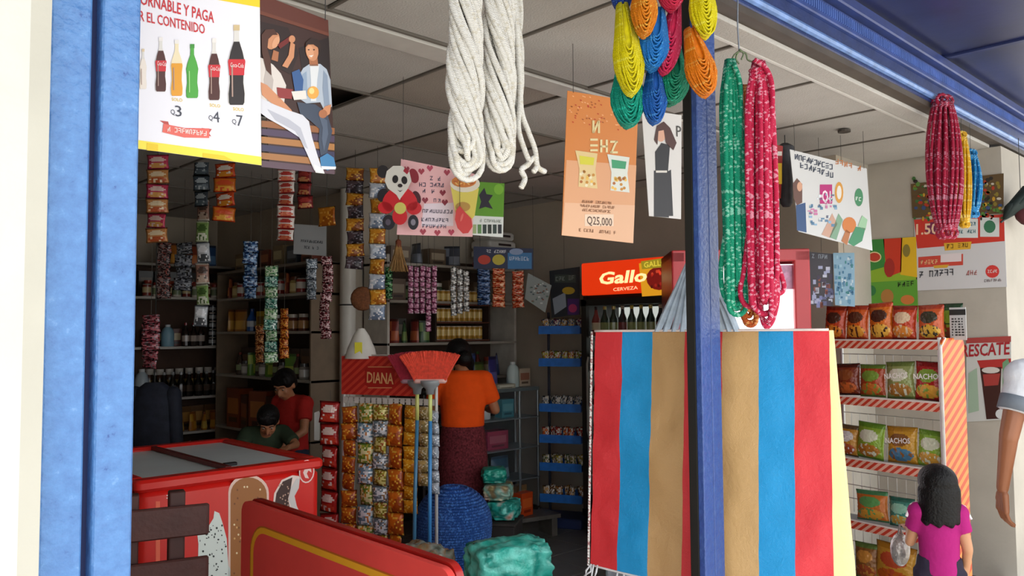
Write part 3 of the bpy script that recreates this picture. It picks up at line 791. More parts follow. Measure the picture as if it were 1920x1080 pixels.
for x, y, t in ((332, 218, '3'), (403, 229, '4'), (447, 236, '7')):
    P.text('Q', (x-12, y-4), (x-4, y-3), 9, '#3c3f4a', 2); P.text(t, (x-3, y), (x+9, y+1), 20, '#3c3f4a', 2)
    P.text('SOLO', (x-10, y-29), (x+10, y-27), 6, '#e2c23d', 2, .01)
P.poly([(299, 226), (315, 228), (318, 238), (306, 241), (309, 233)], '#b9463f', 1); P.poly([(378, 240), (397, 242), (392, 250), (396, 256), (378, 252)], '#b9463f', 1)
P.poly([(306, 232), (345, 240), (392, 241), (392, 259), (345, 258), (304, 248)], '#e0685c', 2); P.scrib((313, 247), (388, 256), 9, '#f7e3dc', 4)
P.build(o)
hangup(o, 300, -10, 1.67); hangup(o, 470, -8, 1.85)

o, P = sheet('lifestyle_poster', [(486, -12), (615, 38), (629, 326), (505, 311)], 1.88, 2.02, 'narrow photo poster of two seated young people drinking, dark background', 'poster', '#3a2019')
P.poly([(486, -12), (615, 38), (616, 62), (487, 20)], '#5c2c1f', 1); P.poly([(560, 90), (616, 70), (620, 180), (575, 200)], '#241512', 1)
for k in range(6):
    y = 226+15*k; P.poly([(490, y), (627, y+14), (627, y+26), (490, y+12)], ('#8f5a35', '#4b3b52', '#a5713f', '#3a3550', '#9c6a3d', '#56404a')[k], 1)
skin, skin2, jean = '#c98a63', '#a86a46', '#3d4657'
P.poly([(487, 40), (540, 52), (560, 100), (545, 140), (487, 110)], '#2a1712', 1)
# left figure: long hair, white blouse, drinking, white trousers stretched out
P.poly([(487, 108), (498, 112), (512, 122), (526, 138), (536, 160), (532, 196), (512, 198), (487, 186)], '#d6cdc6', 2); P.poly([(500, 118), (512, 150), (508, 190), (500, 190), (494, 150)], '#b7aca6', 3)
P.ell(511, 77, 11, 17, skin, 3, .45); P.ell(516, 80, 6, 12, '#d79c76', 4, .45); P.poly([(489, 66), (497, 56), (512, 55), (520, 66), (510, 66), (502, 74), (500, 92), (506, 112), (508, 142), (498, 132), (490, 100)], '#4c2a1c', 5)
P.poly([(512, 94), (522, 98), (520, 116), (508, 112)], skin2, 3)
P.poly([(519, 84), (534, 74), (545, 66), (548, 72), (538, 82), (524, 92)], '#6d1f1a', 5); P.ell(546, 74, 6, 7, skin, 6)
P.poly([(544, 78), (552, 84), (550, 108), (538, 128), (528, 124), (540, 104)], skin, 4)
P.poly([(487, 154), (500, 160), (522, 182), (545, 206), (553, 220), (546, 222), (520, 204), (490, 178)], skin, 4)
P.poly([(487, 184), (512, 196), (542, 208), (566, 216), (578, 228), (584, 258), (594, 292), (602, 316), (588, 320), (574, 288), (560, 258), (532, 240), (500, 222), (487, 212)], '#d3d3da', 5); P.poly([(500, 205), (540, 224), (562, 240), (576, 280), (570, 276), (552, 246), (515, 226)], '#b4b5c0', 6)
P.poly([(585, 308), (603, 316), (607, 326), (590, 324)], '#e8e4df', 7)
# right figure: denim jacket over white shirt, dark jeans, blue shoes
P.poly([(560, 142), (568, 128), (580, 120), (600, 120), (612, 130), (619, 150), (622, 200), (608, 208), (600, 192), (574, 194), (556, 182)], '#aeb8c5', 2)
P.poly([(580, 121), (598, 121), (594, 150), (592, 190), (582, 190), (582, 150)], '#dadcde', 3); P.poly([(606, 132), (613, 142), (617, 196), (608, 202), (604, 165)], '#8896aa', 3); P.poly([(566, 140), (574, 134), (576, 180), (566, 182)], '#8ea0b6', 3)
P.poly([(578, 108), (594, 106), (596, 124), (580, 124)], skin2, 3); P.ell(584, 95, 12, 20, skin, 4, -.12); P.ell(580, 98, 7, 13, '#d79c76', 5, -.12)
P.poly([(571, 90), (572, 80), (582, 72), (594, 74), (600, 84), (599, 98), (595, 90), (586, 84), (576, 84)], '#2e1a12', 6); P.ell(577, 94, 1.6, 1.2, '#2a1612', 7, 0, 8); P.ell(587, 94, 1.6, 1.2, '#2a1612', 7, 0, 8); P.poly([(577, 105), (586, 104), (582, 108)], '#efe3da', 7)
P.poly([(546, 136), (560, 130), (568, 150), (566, 176), (552, 172)], '#35588c', 4); P.poly([(545, 172), (572, 170), (574, 186), (550, 188)], '#e0d9d2', 5); P.ell(586, 174, 11, 12, '#e3a54c', 4); P.ell(583, 171, 5, 6, '#f3d38a', 5)
P.poly([(608, 200), (620, 196), (617, 214), (604, 222), (598, 214)], skin, 5); P.ell(604, 214, 8, 8, skin2, 6)
P.poly([(556, 192), (590, 196), (612, 212), (622, 246), (612, 288), (600, 292), (596, 262), (598, 242), (580, 226), (562, 214)], jean, 4); P.poly([(596, 216), (612, 226), (614, 252), (606, 284), (602, 260), (604, 240)], '#525d70', 5)
P.poly([(598, 296), (612, 288), (624, 296), (628, 314), (612, 320), (600, 312)], '#3c78a6', 7); P.poly([(600, 312), (628, 313), (627, 318), (602, 318)], '#dfe3e6', 8)
P.poly([(518, 164), (548, 168), (546, 186), (520, 184)], '#8c3130', 4); P.poly([(487, 20), (616, 62), (616, 68), (487, 27)], '#6d3a28', 2)
P.build(o); hangup(o, 500, 0, 1.92); hangup(o, 610, 38, 2.0)

# orange promotional banner
o, P = sheet('snack_banner', [(1064, 170), (1197, 192), (1187, 456), (1053, 441)], 3.15, 3.30, 'orange promotional snack banner hanging from the ceiling', 'poster', '#d9853e')
P.poly([(1062, 300), (1193, 310), (1187, 456), (1053, 441)], '#e2a67a', 1); P.poly([(1059, 380), (1190, 385), (1187, 456), (1053, 441)], '#e9b893', 2)
for k in range(70): x = random.uniform(1068, 1192); P.ell(x, random.uniform(176, 232)+(x-1064)*.12, 2.2, 1.2, random.choice(('#c0401d', '#f0b07a', '#a8551f')), 2, .5, 5)
P.scrib((1110, 250), (1160, 257), 24, '#e6d39a', 4, 3)
P.scrib((1106, 284), (1162, 290), 24, '#ead9a4', 4, 5)
for dx, c1, c2 in ((0, '#e4c98f', '#d9d23a'), (60, '#dfe3da', '#3f9d6d')):
    x = 1078+dx; y = 282+dx*.12
    P.poly([(x, y), (x+42, y+6), (x+38, y+36), (x+42, y+72), (x+6, y+68), (x+8, y+34)], c1, 3); P.poly([(x+8, y+10), (x+36, y+14), (x+34, y+28), (x+9, y+26)], c2, 4)
    for k in range(16): P.ell(x+random.uniform(10, 36), y+random.uniform(38, 66), 3, 3, random.choice(('#c98a2f', '#f0c25c', '#b36a2a', '#efe2c0')), 4, 0, 6)
for k, (y, w) in enumerate(((380, 60), (388, 66), (396, 58))): P.scrib((1120-w/2, y), (1120+w/2, y+4), 5, '#8a5a36', 4)
P.rect(1096, 402, 1150, 424, '#efd2b8', 3); P.text('Q25,000', (1100, 420), (1147, 424), 15, '#5d4233', 4, .01); P.scrib((1085, 434), (1155, 440), 6, '#8a5a36', 4)
P.build(o); hangup(o, 1075, 174, 3.17)

o, P = sheet('fashion_poster', [(1203, 205), (1278, 216), (1277, 411), (1217, 405)], 3.38, 3.46, 'white poster with a long-haired person in black clothes', 'poster', '#d8d5d2')
P.poly([(1236, 330), (1258, 318), (1262, 405), (1226, 405)], '#2a282b', 1); P.poly([(1228, 285), (1240, 268), (1256, 272), (1252, 325), (1229, 322)], '#232124', 2)
P.poly([(1226, 320), (1252, 320), (1254, 408), (1226, 406)], '#2c2a2d', 2); P.ell(1239, 252, 9, 14, '#d7a58c', 3); P.poly([(1231, 236), (1244, 228), (1256, 240), (1268, 268), (1262, 282), (1248, 268), (1244, 244), (1234, 246), (1232, 272), (1226, 262)], '#4c2b24', 4)
P.rect(1229, 320, 1250, 324, '#d9d4cc', 5); P.text('P', (1268, 256), (1277, 257), 20, '#3b3833', 4); P.build(o)
hangup(o, 1212, 208, 3.4)

# handmade pink card with panda, plus the cup and the green notice behind
o, P = sheet('price_notice', [(884, 340), (946, 344), (943, 445), (880, 440)], 3.75, 3.80, 'green price notice with a white strip of small bottles beneath the pink card', 'notice', '#dfe6e4')
P.poly([(884, 340), (946, 344), (944, 407), (882, 404)], '#5f9a2a', 1); P.poly([(898, 366), (908, 352), (912, 364), (924, 366), (916, 378), (924, 392), (910, 388), (898, 392), (902, 378)], '#262433', 2); P.ell(935, 355, 9, 10, '#7ab53a', 2)
P.scrib((890, 416), (940, 418), 6, '#8a958f', 2); hangup(o, 900, 341, 3.765); hangup(o, 938, 344, 3.795)
for k in range(6): P.rect(886+9.5*k, 421, 893+9.5*k, 438, ('#9bb07c', '#5e8a52', '#2f3f3a', '#2c3530', '#30403c', '#2a2f35')[k], 2)
P.build(o)
o, P = sheet('greeting_card', [(752, 298), (890, 326), (886, 444), (744, 440)], 3.55, 3.62, 'pink handmade cardboard notice with drawn hearts and handwriting', 'card', '#eeb9bd', thick=.004)
for x, y, r in ((762, 318, 0), (790, 322, 0), (806, 316, 0), (838, 324, 0), (797, 376, 0), (830, 362, 0), (834, 380, 0), (793, 435, 0), (820, 437, 0), (846, 436, 0)):
    s_ = 6; P.poly([(x, y+s_), (x-s_, y-1), (x-s_*.8, y-s_*.8), (x-s_*.3, y-s_), (x, y-s_*.4), (x+s_*.3, y-s_), (x+s_*.8, y-s_*.8), (x+s_, y-1)], random.choice(('#a82f45', '#b8405c', '#8c2138')), 2)
for t, x, y, w, h in (('Aqui', 806, 338, 22, 9), ('Se Recibe', 786, 350, 54, 9), ('Pago', 792, 362, 26, 9), ('con', 813, 379, 16, 8), ('Servicio de', 792, 399, 58, 8), ('calidad', 790, 415, 52, 8), ('y amor', 792, 427, 46, 8)): P.scrib((x, y), (x+w, y+1.5), h*.85, '#3d3450', 3, 0, .7)
P.poly([(795, 382), (850, 380), (850, 424), (790, 424)], '#e9dbe8', 1); P.build(o)
hangup(o, 756, 300, 3.56); hangup(o, 880, 322, 3.62)
GC = o
M = frame(at(748, 380, 3.50), R0); pd = empty('panda_cutout', M); tag(pd, 'foam panda cutout with a red flower body, stuck on the pink card', 'decoration')
def cut(parent, name, pts, c, z, th=.004):
    P = Print(parent.matrix_basis if parent.parent is None else parent.parent.matrix_basis); q = [P.cast(*p) for p in pts]
    A = sum(q[i][0]*q[(i+1) % len(q)][1]-q[(i+1) % len(q)][0]*q[i][1] for i in range(len(q)))
    if A < 0: q = q[::-1]
    return MB().col(c).prism(q, z, z+th).build(name, PLASTIC, parent)
def el(cx, cy, rx, ry, rot=0., n=18): return [(cx+rx*math.cos(2*PI*k/n)*math.cos(rot)-ry*math.sin(2*PI*k/n)*math.sin(rot), cy+rx*math.cos(2*PI*k/n)*math.sin(rot)+ry*math.sin(2*PI*k/n)*math.cos(rot)) for k in range(n)]
cut(pd, 'paw', el(729, 417, 12, 14), '#232029', .0); cut(pd, 'paw', el(775, 417, 10, 14), '#232029', .0); cut(pd, 'paw', el(718, 366, 10, 13, .4), '#201d24', 0); cut(pd, 'paw', el(781, 371, 8, 13, -.3), '#4a1420', 0)
cut(pd, 'paw_pad', el(728, 417, 5, 6), '#5a5262', .004, .002); cut(pd, 'paw_pad', el(775, 417, 4.5, 6), '#8c8796', .004, .002)
for x, y, rx, ry, r in ((736, 375, 16, 24, .6), (765, 374, 15, 24, -.6), (723, 390, 14, 11, .2), (777, 391, 14, 12, -.2), (750, 406, 14, 16, 0)): cut(pd, 'petal', el(x, y, rx, ry, r), '#d3202b', .004, .004)
cut(pd, 'flower_centre', el(751, 391, 11, 11), '#d7cf6a', .008, .003)
cut(pd, 'ear', el(718, 322, 11, 12), '#2a2528', .0); cut(pd, 'ear', el(776, 330, 9, 14, -.3), '#8f1e2d', .0)
pd_head = cut(pd, 'head', [(722, 340), (726, 322), (738, 312), (754, 312), (768, 322), (772, 340), (764, 356), (752, 372), (750, 376), (744, 366), (728, 354)], '#e4e3dc', .008, .004)
cut(pd_head, 'eye', el(742, 337, 5.5, 7.5, .1), '#1f1c1c', .012, .002); cut(pd_head, 'eye', el(759, 339, 5.5, 7.5, -.1), '#1f1c1c', .012, .002); cut(pd_head, 'nose', el(751, 349, 4.5, 3.5), '#2a2020', .012, .002)
cut(pd_head, 'mouth', [(746, 357), (751, 359), (756, 357), (751, 361)], '#3a2a2a', .012, .002); cut(pd, 'bow', [(760, 316), (768, 322), (764, 328), (757, 322)], '#a92035', .012, .002)
M = frame(at(870, 380, 3.50), R0); cp = empty('noodle_cup_cutout', M); tag(cp, 'yellow cup of instant noodles cutout at the pink card edge', 'decoration')
cut(cp, 'cup', [(845, 350), (898, 353), (890, 405), (884, 412), (856, 410)], '#e0d05a', 0); cut(cp, 'rim', el(872, 345, 28, 16), '#e9e2cf', .004, .003); cut(cp, 'noodles', el(870, 341, 23, 11), '#cf7a24', .007, .003)
for k in range(14): cut(cp, 'noodle', el(854+2.4*k, 341+5*math.sin(k*2.1), 4, 1.2, k*.7, 8), random.choice(('#e8a53c', '#b85a17', '#efc069')), .010, .0015)
cut(cp, 'logo', el(868, 388, 14, 9), '#b98f3a', .004, .002)
M = frame(at(868, 412, 3.48), R0); dc = empty('red_drop_cutout', M); tag(dc, 'red drop-shaped cutout hanging under the yellow cup', 'decoration')
hangup(dc, 862, 388, 3.48); cut(dc, 'drop', [(855, 395), (862, 386), (872, 398), (884, 410), (886, 425), (878, 437), (868, 438), (858, 428), (853, 412)], '#d2332f', .0); cut(dc, 'shine', el(866, 408, 2, 8, .3), '#e46a5c', .004, .002)

# white phone-plan poster at the alcove
o, P = sheet('phone_poster', [(1481, 280), (1625, 316), (1636, 470), (1497, 434)], 4.42, 4.62, 'white phone-plan poster hanging before the beige corner', 'poster', '#d5d6d6')
P.scrib((1490, 299), (1562, 320), 10, '#3c4558', 3); P.scrib((1500, 315), (1564, 336), 10, '#3c4558', 3); P.scrib((1566, 308), (1616, 323), 10, '#c47a45', 3)
P.rect(1537, 346, 1560, 382, '#b92c78', 2); P.text('Q1', (1541, 378), (1557, 380), 22, '#f2e4ec', 3, .02); P.ell(1573, 361, 8, 20, '#d99a3b', 2); P.ell(1573, 361, 4.5, 13, '#e9e4da', 3); P.ell(1610, 370, 8, 17, '#3f8a5c', 2)
P.scrib((1604, 376), (1616, 378), 7, '#dfeee2', 3)
P.poly([(1486, 345), (1494, 334), (1504, 345), (1504, 380), (1494, 385), (1488, 372)], '#6a4a40', 2); P.poly([(1492, 385), (1510, 380), (1512, 436), (1494, 432)], '#34527f', 2); P.ell(1499, 350, 5, 9, '#d5a184', 3)
for k in range(40): P.rect(*(lambda x, y: (x, y, x+random.uniform(3, 7), y+random.uniform(2, 6)))(random.uniform(1512, 1566), random.uniform(362, 420)), random.choice(('#8fb3cf', '#5d86a8', '#c77aa5', '#dfe8ee', '#6a6f86')), 3)
P.poly([(1540, 440), (1560, 400), (1570, 420), (1556, 446)], '#c9a08c', 2); P.poly([(1555, 445), (1572, 400), (1580, 412), (1568, 450)], '#7fa58a', 2)
P.ell(1592, 422, 13, 15, '#d07a34', 3); P.poly([(1577, 452), (1586, 430), (1594, 436), (1588, 460)], '#b5713f', 3); P.poly([(1590, 455), (1604, 425), (1622, 428), (1616, 452), (1600, 462)], '#3a8a5f', 4); P.poly([(1608, 424), (1616, 404), (1626, 412), (1622, 432)], '#9cc7a0', 4)
P.build(o); hangup(o, 1490, 284, 4.43); hangup(o, 1620, 316, 4.61)
o, P = sheet('biscuit_banner', [(1440, 268), (1468, 274), (1464, 372), (1440, 368)], 4.5, 4.54, 'narrow red and yellow snack banner behind the crimson rope', 'poster', '#a32a24')
P.rect(1440, 306, 1466, 345, '#e8c33a', 1); P.ell(1453, 325, 6, 8, '#d9701f', 2); P.rect(1440, 284, 1466, 292, '#e5ded4', 1); P.ell(1452, 360, 9, 8, '#cfc3b8', 1); P.build(o)
hangup(o, 1455, 270, 4.52)
mb = MB(); A_ = at(1472, 285, 4.7); mb.lathe([(.02, -.3), (.035, -.28), (.04, -.1), (.055, -.02), (.05, .05), (.02, .07)], 12)
o = mb.build('rolled_tarp', mat('#3b3b40', .6, 0, .3, 20, .3, 30), None, Matrix.Translation(A_+Vector((0, 0, -.02)))); tag(o, 'dark rolled bundle hanging beside the white phone poster', 'bundle'); smooth_by_angle(o)
hangline(o, [A_+Vector((0, 0, .04)), Vector((A_.x, A_.y, CZ-.004))], .003)

# posters glued to the alcove wall (x = 5.65)
def wallposter(name, corners, label, color, X=5.645):
    M = frame(atx(*corners[0], X), (0, -1, 0)); P = Print(M); q = [P.cast(*c) for c in corners]
    o = MB().col(color).prism([q[3], q[2], q[1], q[0]], 0, .002).build(name, PAPER, None, M); tag(o, label, 'poster'); P.mb.M = Matrix.Translation((0, 0, .002)); return o, P
o, P = wallposter('chips_poster', [(1708, 345), (1882, 325), (1882, 400), (1711, 409)], 'dark poster crowded with small coloured snack bags, above the red promotion', '#5f4a2c')
for k in range(230):
    x, y = random.uniform(1712, 1880), random.uniform(334, 412); P.ell(x, y, random.uniform(2, 5), random.uniform(2, 5), random.choice(('#8c7a2d', '#3f6b35', '#b23a22', '#c99a2e', '#5a8a3a', '#3b4f7c', '#c9c2b0', '#2f2a22')), 1+k % 3, 0, 6)
P.build(o)
o, P = wallposter('recharge_poster', [(1714, 412), (1883, 402), (1888, 538), (1719, 545)], 'white and red phone recharge promotion poster on the alcove wall', '#d2d1d2')
P.poly([(1714, 412), (1883, 402), (1884, 452), (1720, 466)], '#cf3a2c', 1); P.text('1.50', (1718, 440), (1760, 438), 20, '#f0c9a8', 3, .02)
P.rect(1792, 410, 1834, 446, '#dfe4e2', 2); P.rect(1838, 408, 1874, 444, '#d8dedb', 2); P.ell(1856, 425, 11, 12, '#3c7a58', 3); P.scrib((1796, 424), (1831, 423), 7, '#4a7d86', 3); P.scrib((1796, 438), (1831, 437), 7, '#4a7d86', 3)
P.ell(1752, 428, 18, 12, '#7d2c52', 2); P.poly([(1770, 456), (1822, 453), (1820, 467), (1772, 470)], '#e3b033', 2); P.scrib((1776, 466), (1817, 463), 8, '#7a5518', 3)
P.poly([(1722, 482), (1806, 476), (1806, 497), (1722, 502)], '#cf4a3a', 1); P.poly([(1764, 477), (1803, 474), (1803, 490), (1764, 492)], '#e6dada', 2); P.scrib((1727, 496), (1760, 494), 8, '#f4c38c', 3)
P.poly([(1750, 498), (1780, 496), (1776, 502), (1752, 503)], '#dba93a', 2)
P.scrib((1724, 521), (1790, 515), 12, '#5a5c62', 3); P.scrib((1812, 516), (1834, 515), 9, '#b96f6a', 3); P.ell(1861, 509, 13, 12, '#d23a35', 2); P.scrib((1852, 512), (1871, 511), 6, '#f2d9d4', 3); P.scrib((1846, 529), (1879, 527), 5, '#7a6a6a', 3)
P.build(o)
o, P = wallposter('juice_poster', [(1624, 450), (1718, 444), (1722, 604), (1625, 572)], 'green, red and yellow snack poster left of the recharge poster on the wall', '#8fb52c')
P.poly([(1624, 450), (1658, 448), (1660, 500), (1625, 510)], '#3a8a3a', 1); P.poly([(1656, 448), (1692, 446), (1690, 510), (1664, 520)], '#cf3a20', 1); P.poly([(1690, 446), (1718, 444), (1720, 520), (1688, 515)], '#e5b822', 1)
P.ell(1640, 482, 11, 8, '#c8402a', 3); P.ell(1640, 482, 13, 10, '#e9d9a0', 2); P.ell(1668, 502, 10, 18, '#a82a22', 3); P.ell(1700, 470, 7, 12, '#8a7a35', 3); P.scrib((1684, 538), (1716, 535), 9, '#2a3a1c', 3)
P.poly([(1625, 530), (1720, 524), (1722, 604), (1625, 572)], '#5fa033', 1); P.ell(1664, 556, 12, 14, '#b07a3a', 3); P.ell(1634, 545, 9, 10, '#2f7a3f', 3); P.ell(1702, 562, 13, 9, '#cf7a3a', 3)
P.build(o)
o, P = wallposter('drink_poster', [(1812, 634), (1896, 630), (1896, 786), (1812, 791)], 'refreshment poster with a glass of cola and bottles, low on the alcove wall', '#c9cac6')
P.poly([(1812, 634), (1896, 630), (1896, 641), (1812, 644)], '#a9433f', 1); P.text('REFRESCATE', (1770, 671), (1893, 664), 22, '#a5232c', 3, .02, shear=.15)
P.poly([(1832, 676), (1896, 672), (1896, 690), (1840, 694)], '#b2302c', 1)
P.poly([(1838, 690), (1878, 688), (1874, 785), (1850, 786)], '#3b1a14', 2); P.poly([(1843, 702), (1876, 700), (1872, 722), (1846, 724)], '#a33a34', 3); P.ell(1858, 694, 17, 6, '#cfc9c2', 3)
P.poly([(1880, 680), (1890, 672), (1896, 690), (1896, 760), (1880, 765)], '#6f9c76', 2); P.poly([(1816, 700), (1832, 690), (1836, 770), (1816, 775)], '#9fb7a0', 2); P.ell(1876, 776, 9, 9, '#d3d6d6', 4)
P.build(o)

# ================================================================ goods: builders
PK = {}
def packet_mesh(w, h, t, pal, nx=5, ny=6, style=0, seed=0):
    """pillow packet with crimped ends; local x right, y up (0 at the top, hangs down), z towards the viewer"""
    k = (round(w, 3), round(h, 3), round(t, 3), pal, nx, ny, style, seed)
    if k in PK: return PK[k]
    rnd = random.Random(seed*31+style); mb = MB(); P = [srgb(c) for c in pal]
    def design(u, v):
        b = P[0]
        if style == 0:                                           # band, oval emblem, food picture
            if v < .12 or v > .93: return P[1 % len(P)]
            if ((u-.5)/.36)**2+((v-.36)/.17)**2 < 1: return P[2 % len(P)]
            if v > .56 and ((u-.5)/.42)**2+((v-.76)/.18)**2 < 1: return P[3 % len(P)] if noise.noise(Vector((u*9, v*9, seed))) < .2 else P[2 % len(P)]
            return b
        if style == 1:                                           # diagonal two-colour with speckles
            if noise.noise(Vector((u*7+seed, v*8, seed*2.))) > .28: return P[2 % len(P)]
            return P[0] if u+v+.25*noise.noise(Vector((u*4, v*4, seed))) < 1 else P[1 % len(P)]
        if style == 2: return P[int((noise.noise(Vector((u*5+seed*7.3, v*6, seed*3.1+style)))*.75+.5)*len(P)*.999) % len(P)]   # busy foil
        if style == 3: return P[int(v*len(P)*.999)]
        if style == 4:                                           # picture below a plain top
            return P[0] if v < .35 else (P[1 % len(P)] if v < .5 else rnd.choice(P[2:]))
    G = []
    for j in range(ny+1):
        v = j/ny; row = []
        for i in range(nx+1):
            u = i/nx; th = t*(math.sin(PI*u)*math.sin(PI*v))**.55 if 0 < i < nx and 0 < j < ny else 0
            pinch = 1-.08*math.sin(PI*v)
            wob = (rnd.uniform(-.5, .5)*.12*t if th else 0)
            row.append(((u-.5)*w*pinch, -h*v, th+wob))
        G.append(row)
    F_ = [[mb.addv(p) for p in r] for r in G]
    B_ = [[F_[j][i] if (i in (0, nx) or j in (0, ny)) else mb.addv((G[j][i][0], G[j][i][1], -G[j][i][2])) for i in range(nx+1)] for j in range(ny+1)]
    for j in range(ny):
        for i in range(nx):
            c = design((i+.5)/nx, (j+.5)/ny)
            mb.face((F_[j][i], F_[j+1][i], F_[j+1][i+1], F_[j][i+1]), c); mb.face((B_[j][i], B_[j][i+1], B_[j+1][i+1], B_[j+1][i]), P[0])
    PK[k] = mb.mesh('packet', FOIL, True)
    return PK[k]

def strip(px, y0, y1, wpx, d, n, pals, label, group=None, style=0, name='snack_strip', cat='snacks', gap=.0, t=.012, swing=0., drop=0., res=(10, 12), right=None, top=None):
    """hanging strip: packets one below the other on a string"""
    s_ = d/F; L = (y1-y0)*s_; w = wpx*s_; p0 = at(px, y0, d)
    e = empty(name, frame(p0, right or R0)); tag(e, label, cat, group); h = L/n
    zt = (top if top is not None else CZ-.005)-p0.z
    if zt > 0: MB().tube([(0, zt, -.004), (0, 0, -.004), (0, -L*.98, -.006)], .0015, 4).build('string', mat('#4a4742', .7, 0, 0), e)
    else: MB().tube([(0, .01, -.004), (0, -L*.98, -.006)], .0015, 4).build('string', mat('#4a4742', .7, 0, 0), e)
    for k in range(n):
        me = packet_mesh(w, h*(1-gap), t, pals[k % len(pals)], res[0], res[1], style, k % 3)
        M = Matrix.Translation((swing*math.sin(k*.8)*w, -h*k, .003*(k % 2))) @ Matrix.Rotation(random.uniform(-.09, .09), 4, 'Z') @ Matrix.Rotation(random.uniform(-.35, .35), 4, 'Y')
        link('packet', me, e, M)
    return e

GOODS = {}
def goods(kind, cols, h, r):
    k = (kind, cols, round(h, 3), round(r, 3))
    if k in GOODS: return GOODS[k]
    mb = MB(); c = cols
    if kind == 'bottle': mb.lathe([(r*.9, 0), (r, .02*h), (r, .2*h), (r, .45*h), (r*.95, .55*h), (r*.45, .74*h), (r*.34, .88*h), (r*.4, .885*h), (r*.4, .99*h)], 10, cols=[c[0], c[0], c[1], c[0], c[0], c[0], c[2], c[2]])
    elif kind == 'can': mb.lathe([(r*.85, 0), (r, .05*h), (r, .3*h), (r, .75*h), (r, .93*h), (r*.85, h)], 12, cols=[c[2], c[0], c[1], c[0], c[2]])
    elif kind == 'jar': mb.lathe([(r*.9, 0), (r, .05*h), (r, .15*h), (r, .6*h), (r*.95, .7*h), (r*.8, .78*h), (r*.85, .8*h), (r*.85, .98*h)], 12, cols=[c[0], c[0], c[1], c[0], c[0], c[2], c[2]])
    elif kind == 'jug': mb.lathe([(r*.95, 0), (r, .03*h), (r, .62*h), (r*.8, .8*h), (r*.4, .9*h), (r*.42, .91*h), (r*.42, h)], 12, cols=[c[0], c[0], c[0], c[0], c[2], c[2]])
    elif kind == 'box':
        mb.col(c[0]).box((0, 0, h/2), (2*r, 1.2*r, h)); mb.col(c[1]).box((0, -.61*r, h*.55), (1.6*r, .02*r, h*.4)); mb.col(c[2]).box((0, -.61*r, h*.2), (1.2*r, .02*r, h*.12))
    elif kind == 'pouch':
        ring = [(0, 0, 0, r, r*.5), (0, 0, h*.1, r*1.02, r*.55), (0, 0, h*.5, r*.95, r*.42), (0, 0, h*.9, r*.95, r*.12), (0, 0, h, r*.95, r*.03)]
        mb.col(c[0]).loft(ring, 10)
        for q in range(len(mb.c)): 
            if 12 <= q < 22: mb.c[q] = srgb(c[1])
            if 30 <= q < 40: mb.c[q] = srgb(c[2])
    elif kind == 'roll':
        mb.col(c[0]).lathe([(r*.3, h), (r*.9, h), (r, h*.9), (r, h*.1), (r*.9, 0), (r*.3, 0)][::-1], 14)
    GOODS[k] = mb.mesh(kind, GLOSSY if kind in ('bottle', 'can', 'jar') else PLASTIC, True)
    if kind != 'box':
        try: GOODS[k].set_sharp_from_angle(angle=math.radians(35))
        except Exception: pass
    else: GOODS[k].shade_flat()
    return GOODS[k]
NAMES = dict(bottle='bottle', can='can', jar='jar', jug='jug', box='carton', pouch='pouch', roll='paper_roll')
def put(kind, cols, h, r, p, label, group=None, rz=None, cat=None):
    o = link(NAMES[kind], goods(kind, cols, h, r)); o.location = p; o.rotation_euler.z = random.uniform(-.3, .3) if rz is None else rz
    tag(o, label, cat or NAMES[kind].replace('_', ' '), group); return o

class Shelf:
    """open shelf unit; local x along its front, y to the back, z up"""
    def __init__(s, name, label, p, right, width, depth, height, levels, board='#b9b4ab', side='#8c7b66', back='#5a4638', thick=.022, sides=True):
        s.M = stand(p, right); s.e = empty(name, s.M); tag(s.e, label, 'shelf'); s.w = width; s.d = depth; s.lv = levels; s.t = thick
        bm = mat(board, .5, 0, .08, 6)
        for z in levels: MB().rbox((width/2, depth/2, z-thick/2), (width, depth, thick), .004, seg=1).build('shelf_board', bm, s.e)
        if sides:
            for x in (.012, width-.012): MB().rbox((x, depth/2, height/2), (.024, depth, height), .004, seg=1).build('side_panel', mat(side, .6, 0, .15, 8), s.e)
        if back: MB().box((width/2, depth-.006, height/2), (width, .01, height)).build('back_panel', mat(back, .8, 0, .15, 5), s.e)
        s.rz = math.atan2(s.M[1][0], s.M[0][0])
    def at(s, x, y, lev): return s.M @ Vector((x, y, s.lv[lev]+.0005))
    def row(s, lev, x0, x1, items, y=.065, group=None):
        """items: (kind, cols, h, r, label, gap); repeats over the span"""
        x = x0; k = 0
        while True:
            kind, cols, h, r, label, gap = items[k % len(items)]
            if x+2*r > x1: break
            put(kind, cols, h*random.uniform(.97, 1.0), r, s.at(x+r, y+random.uniform(-.012, .012), lev), label, group or label, s.rz+random.uniform(-.25, .25) if kind == 'box' else random.uniform(0, 6))
            x += 2*r+gap; k += 1

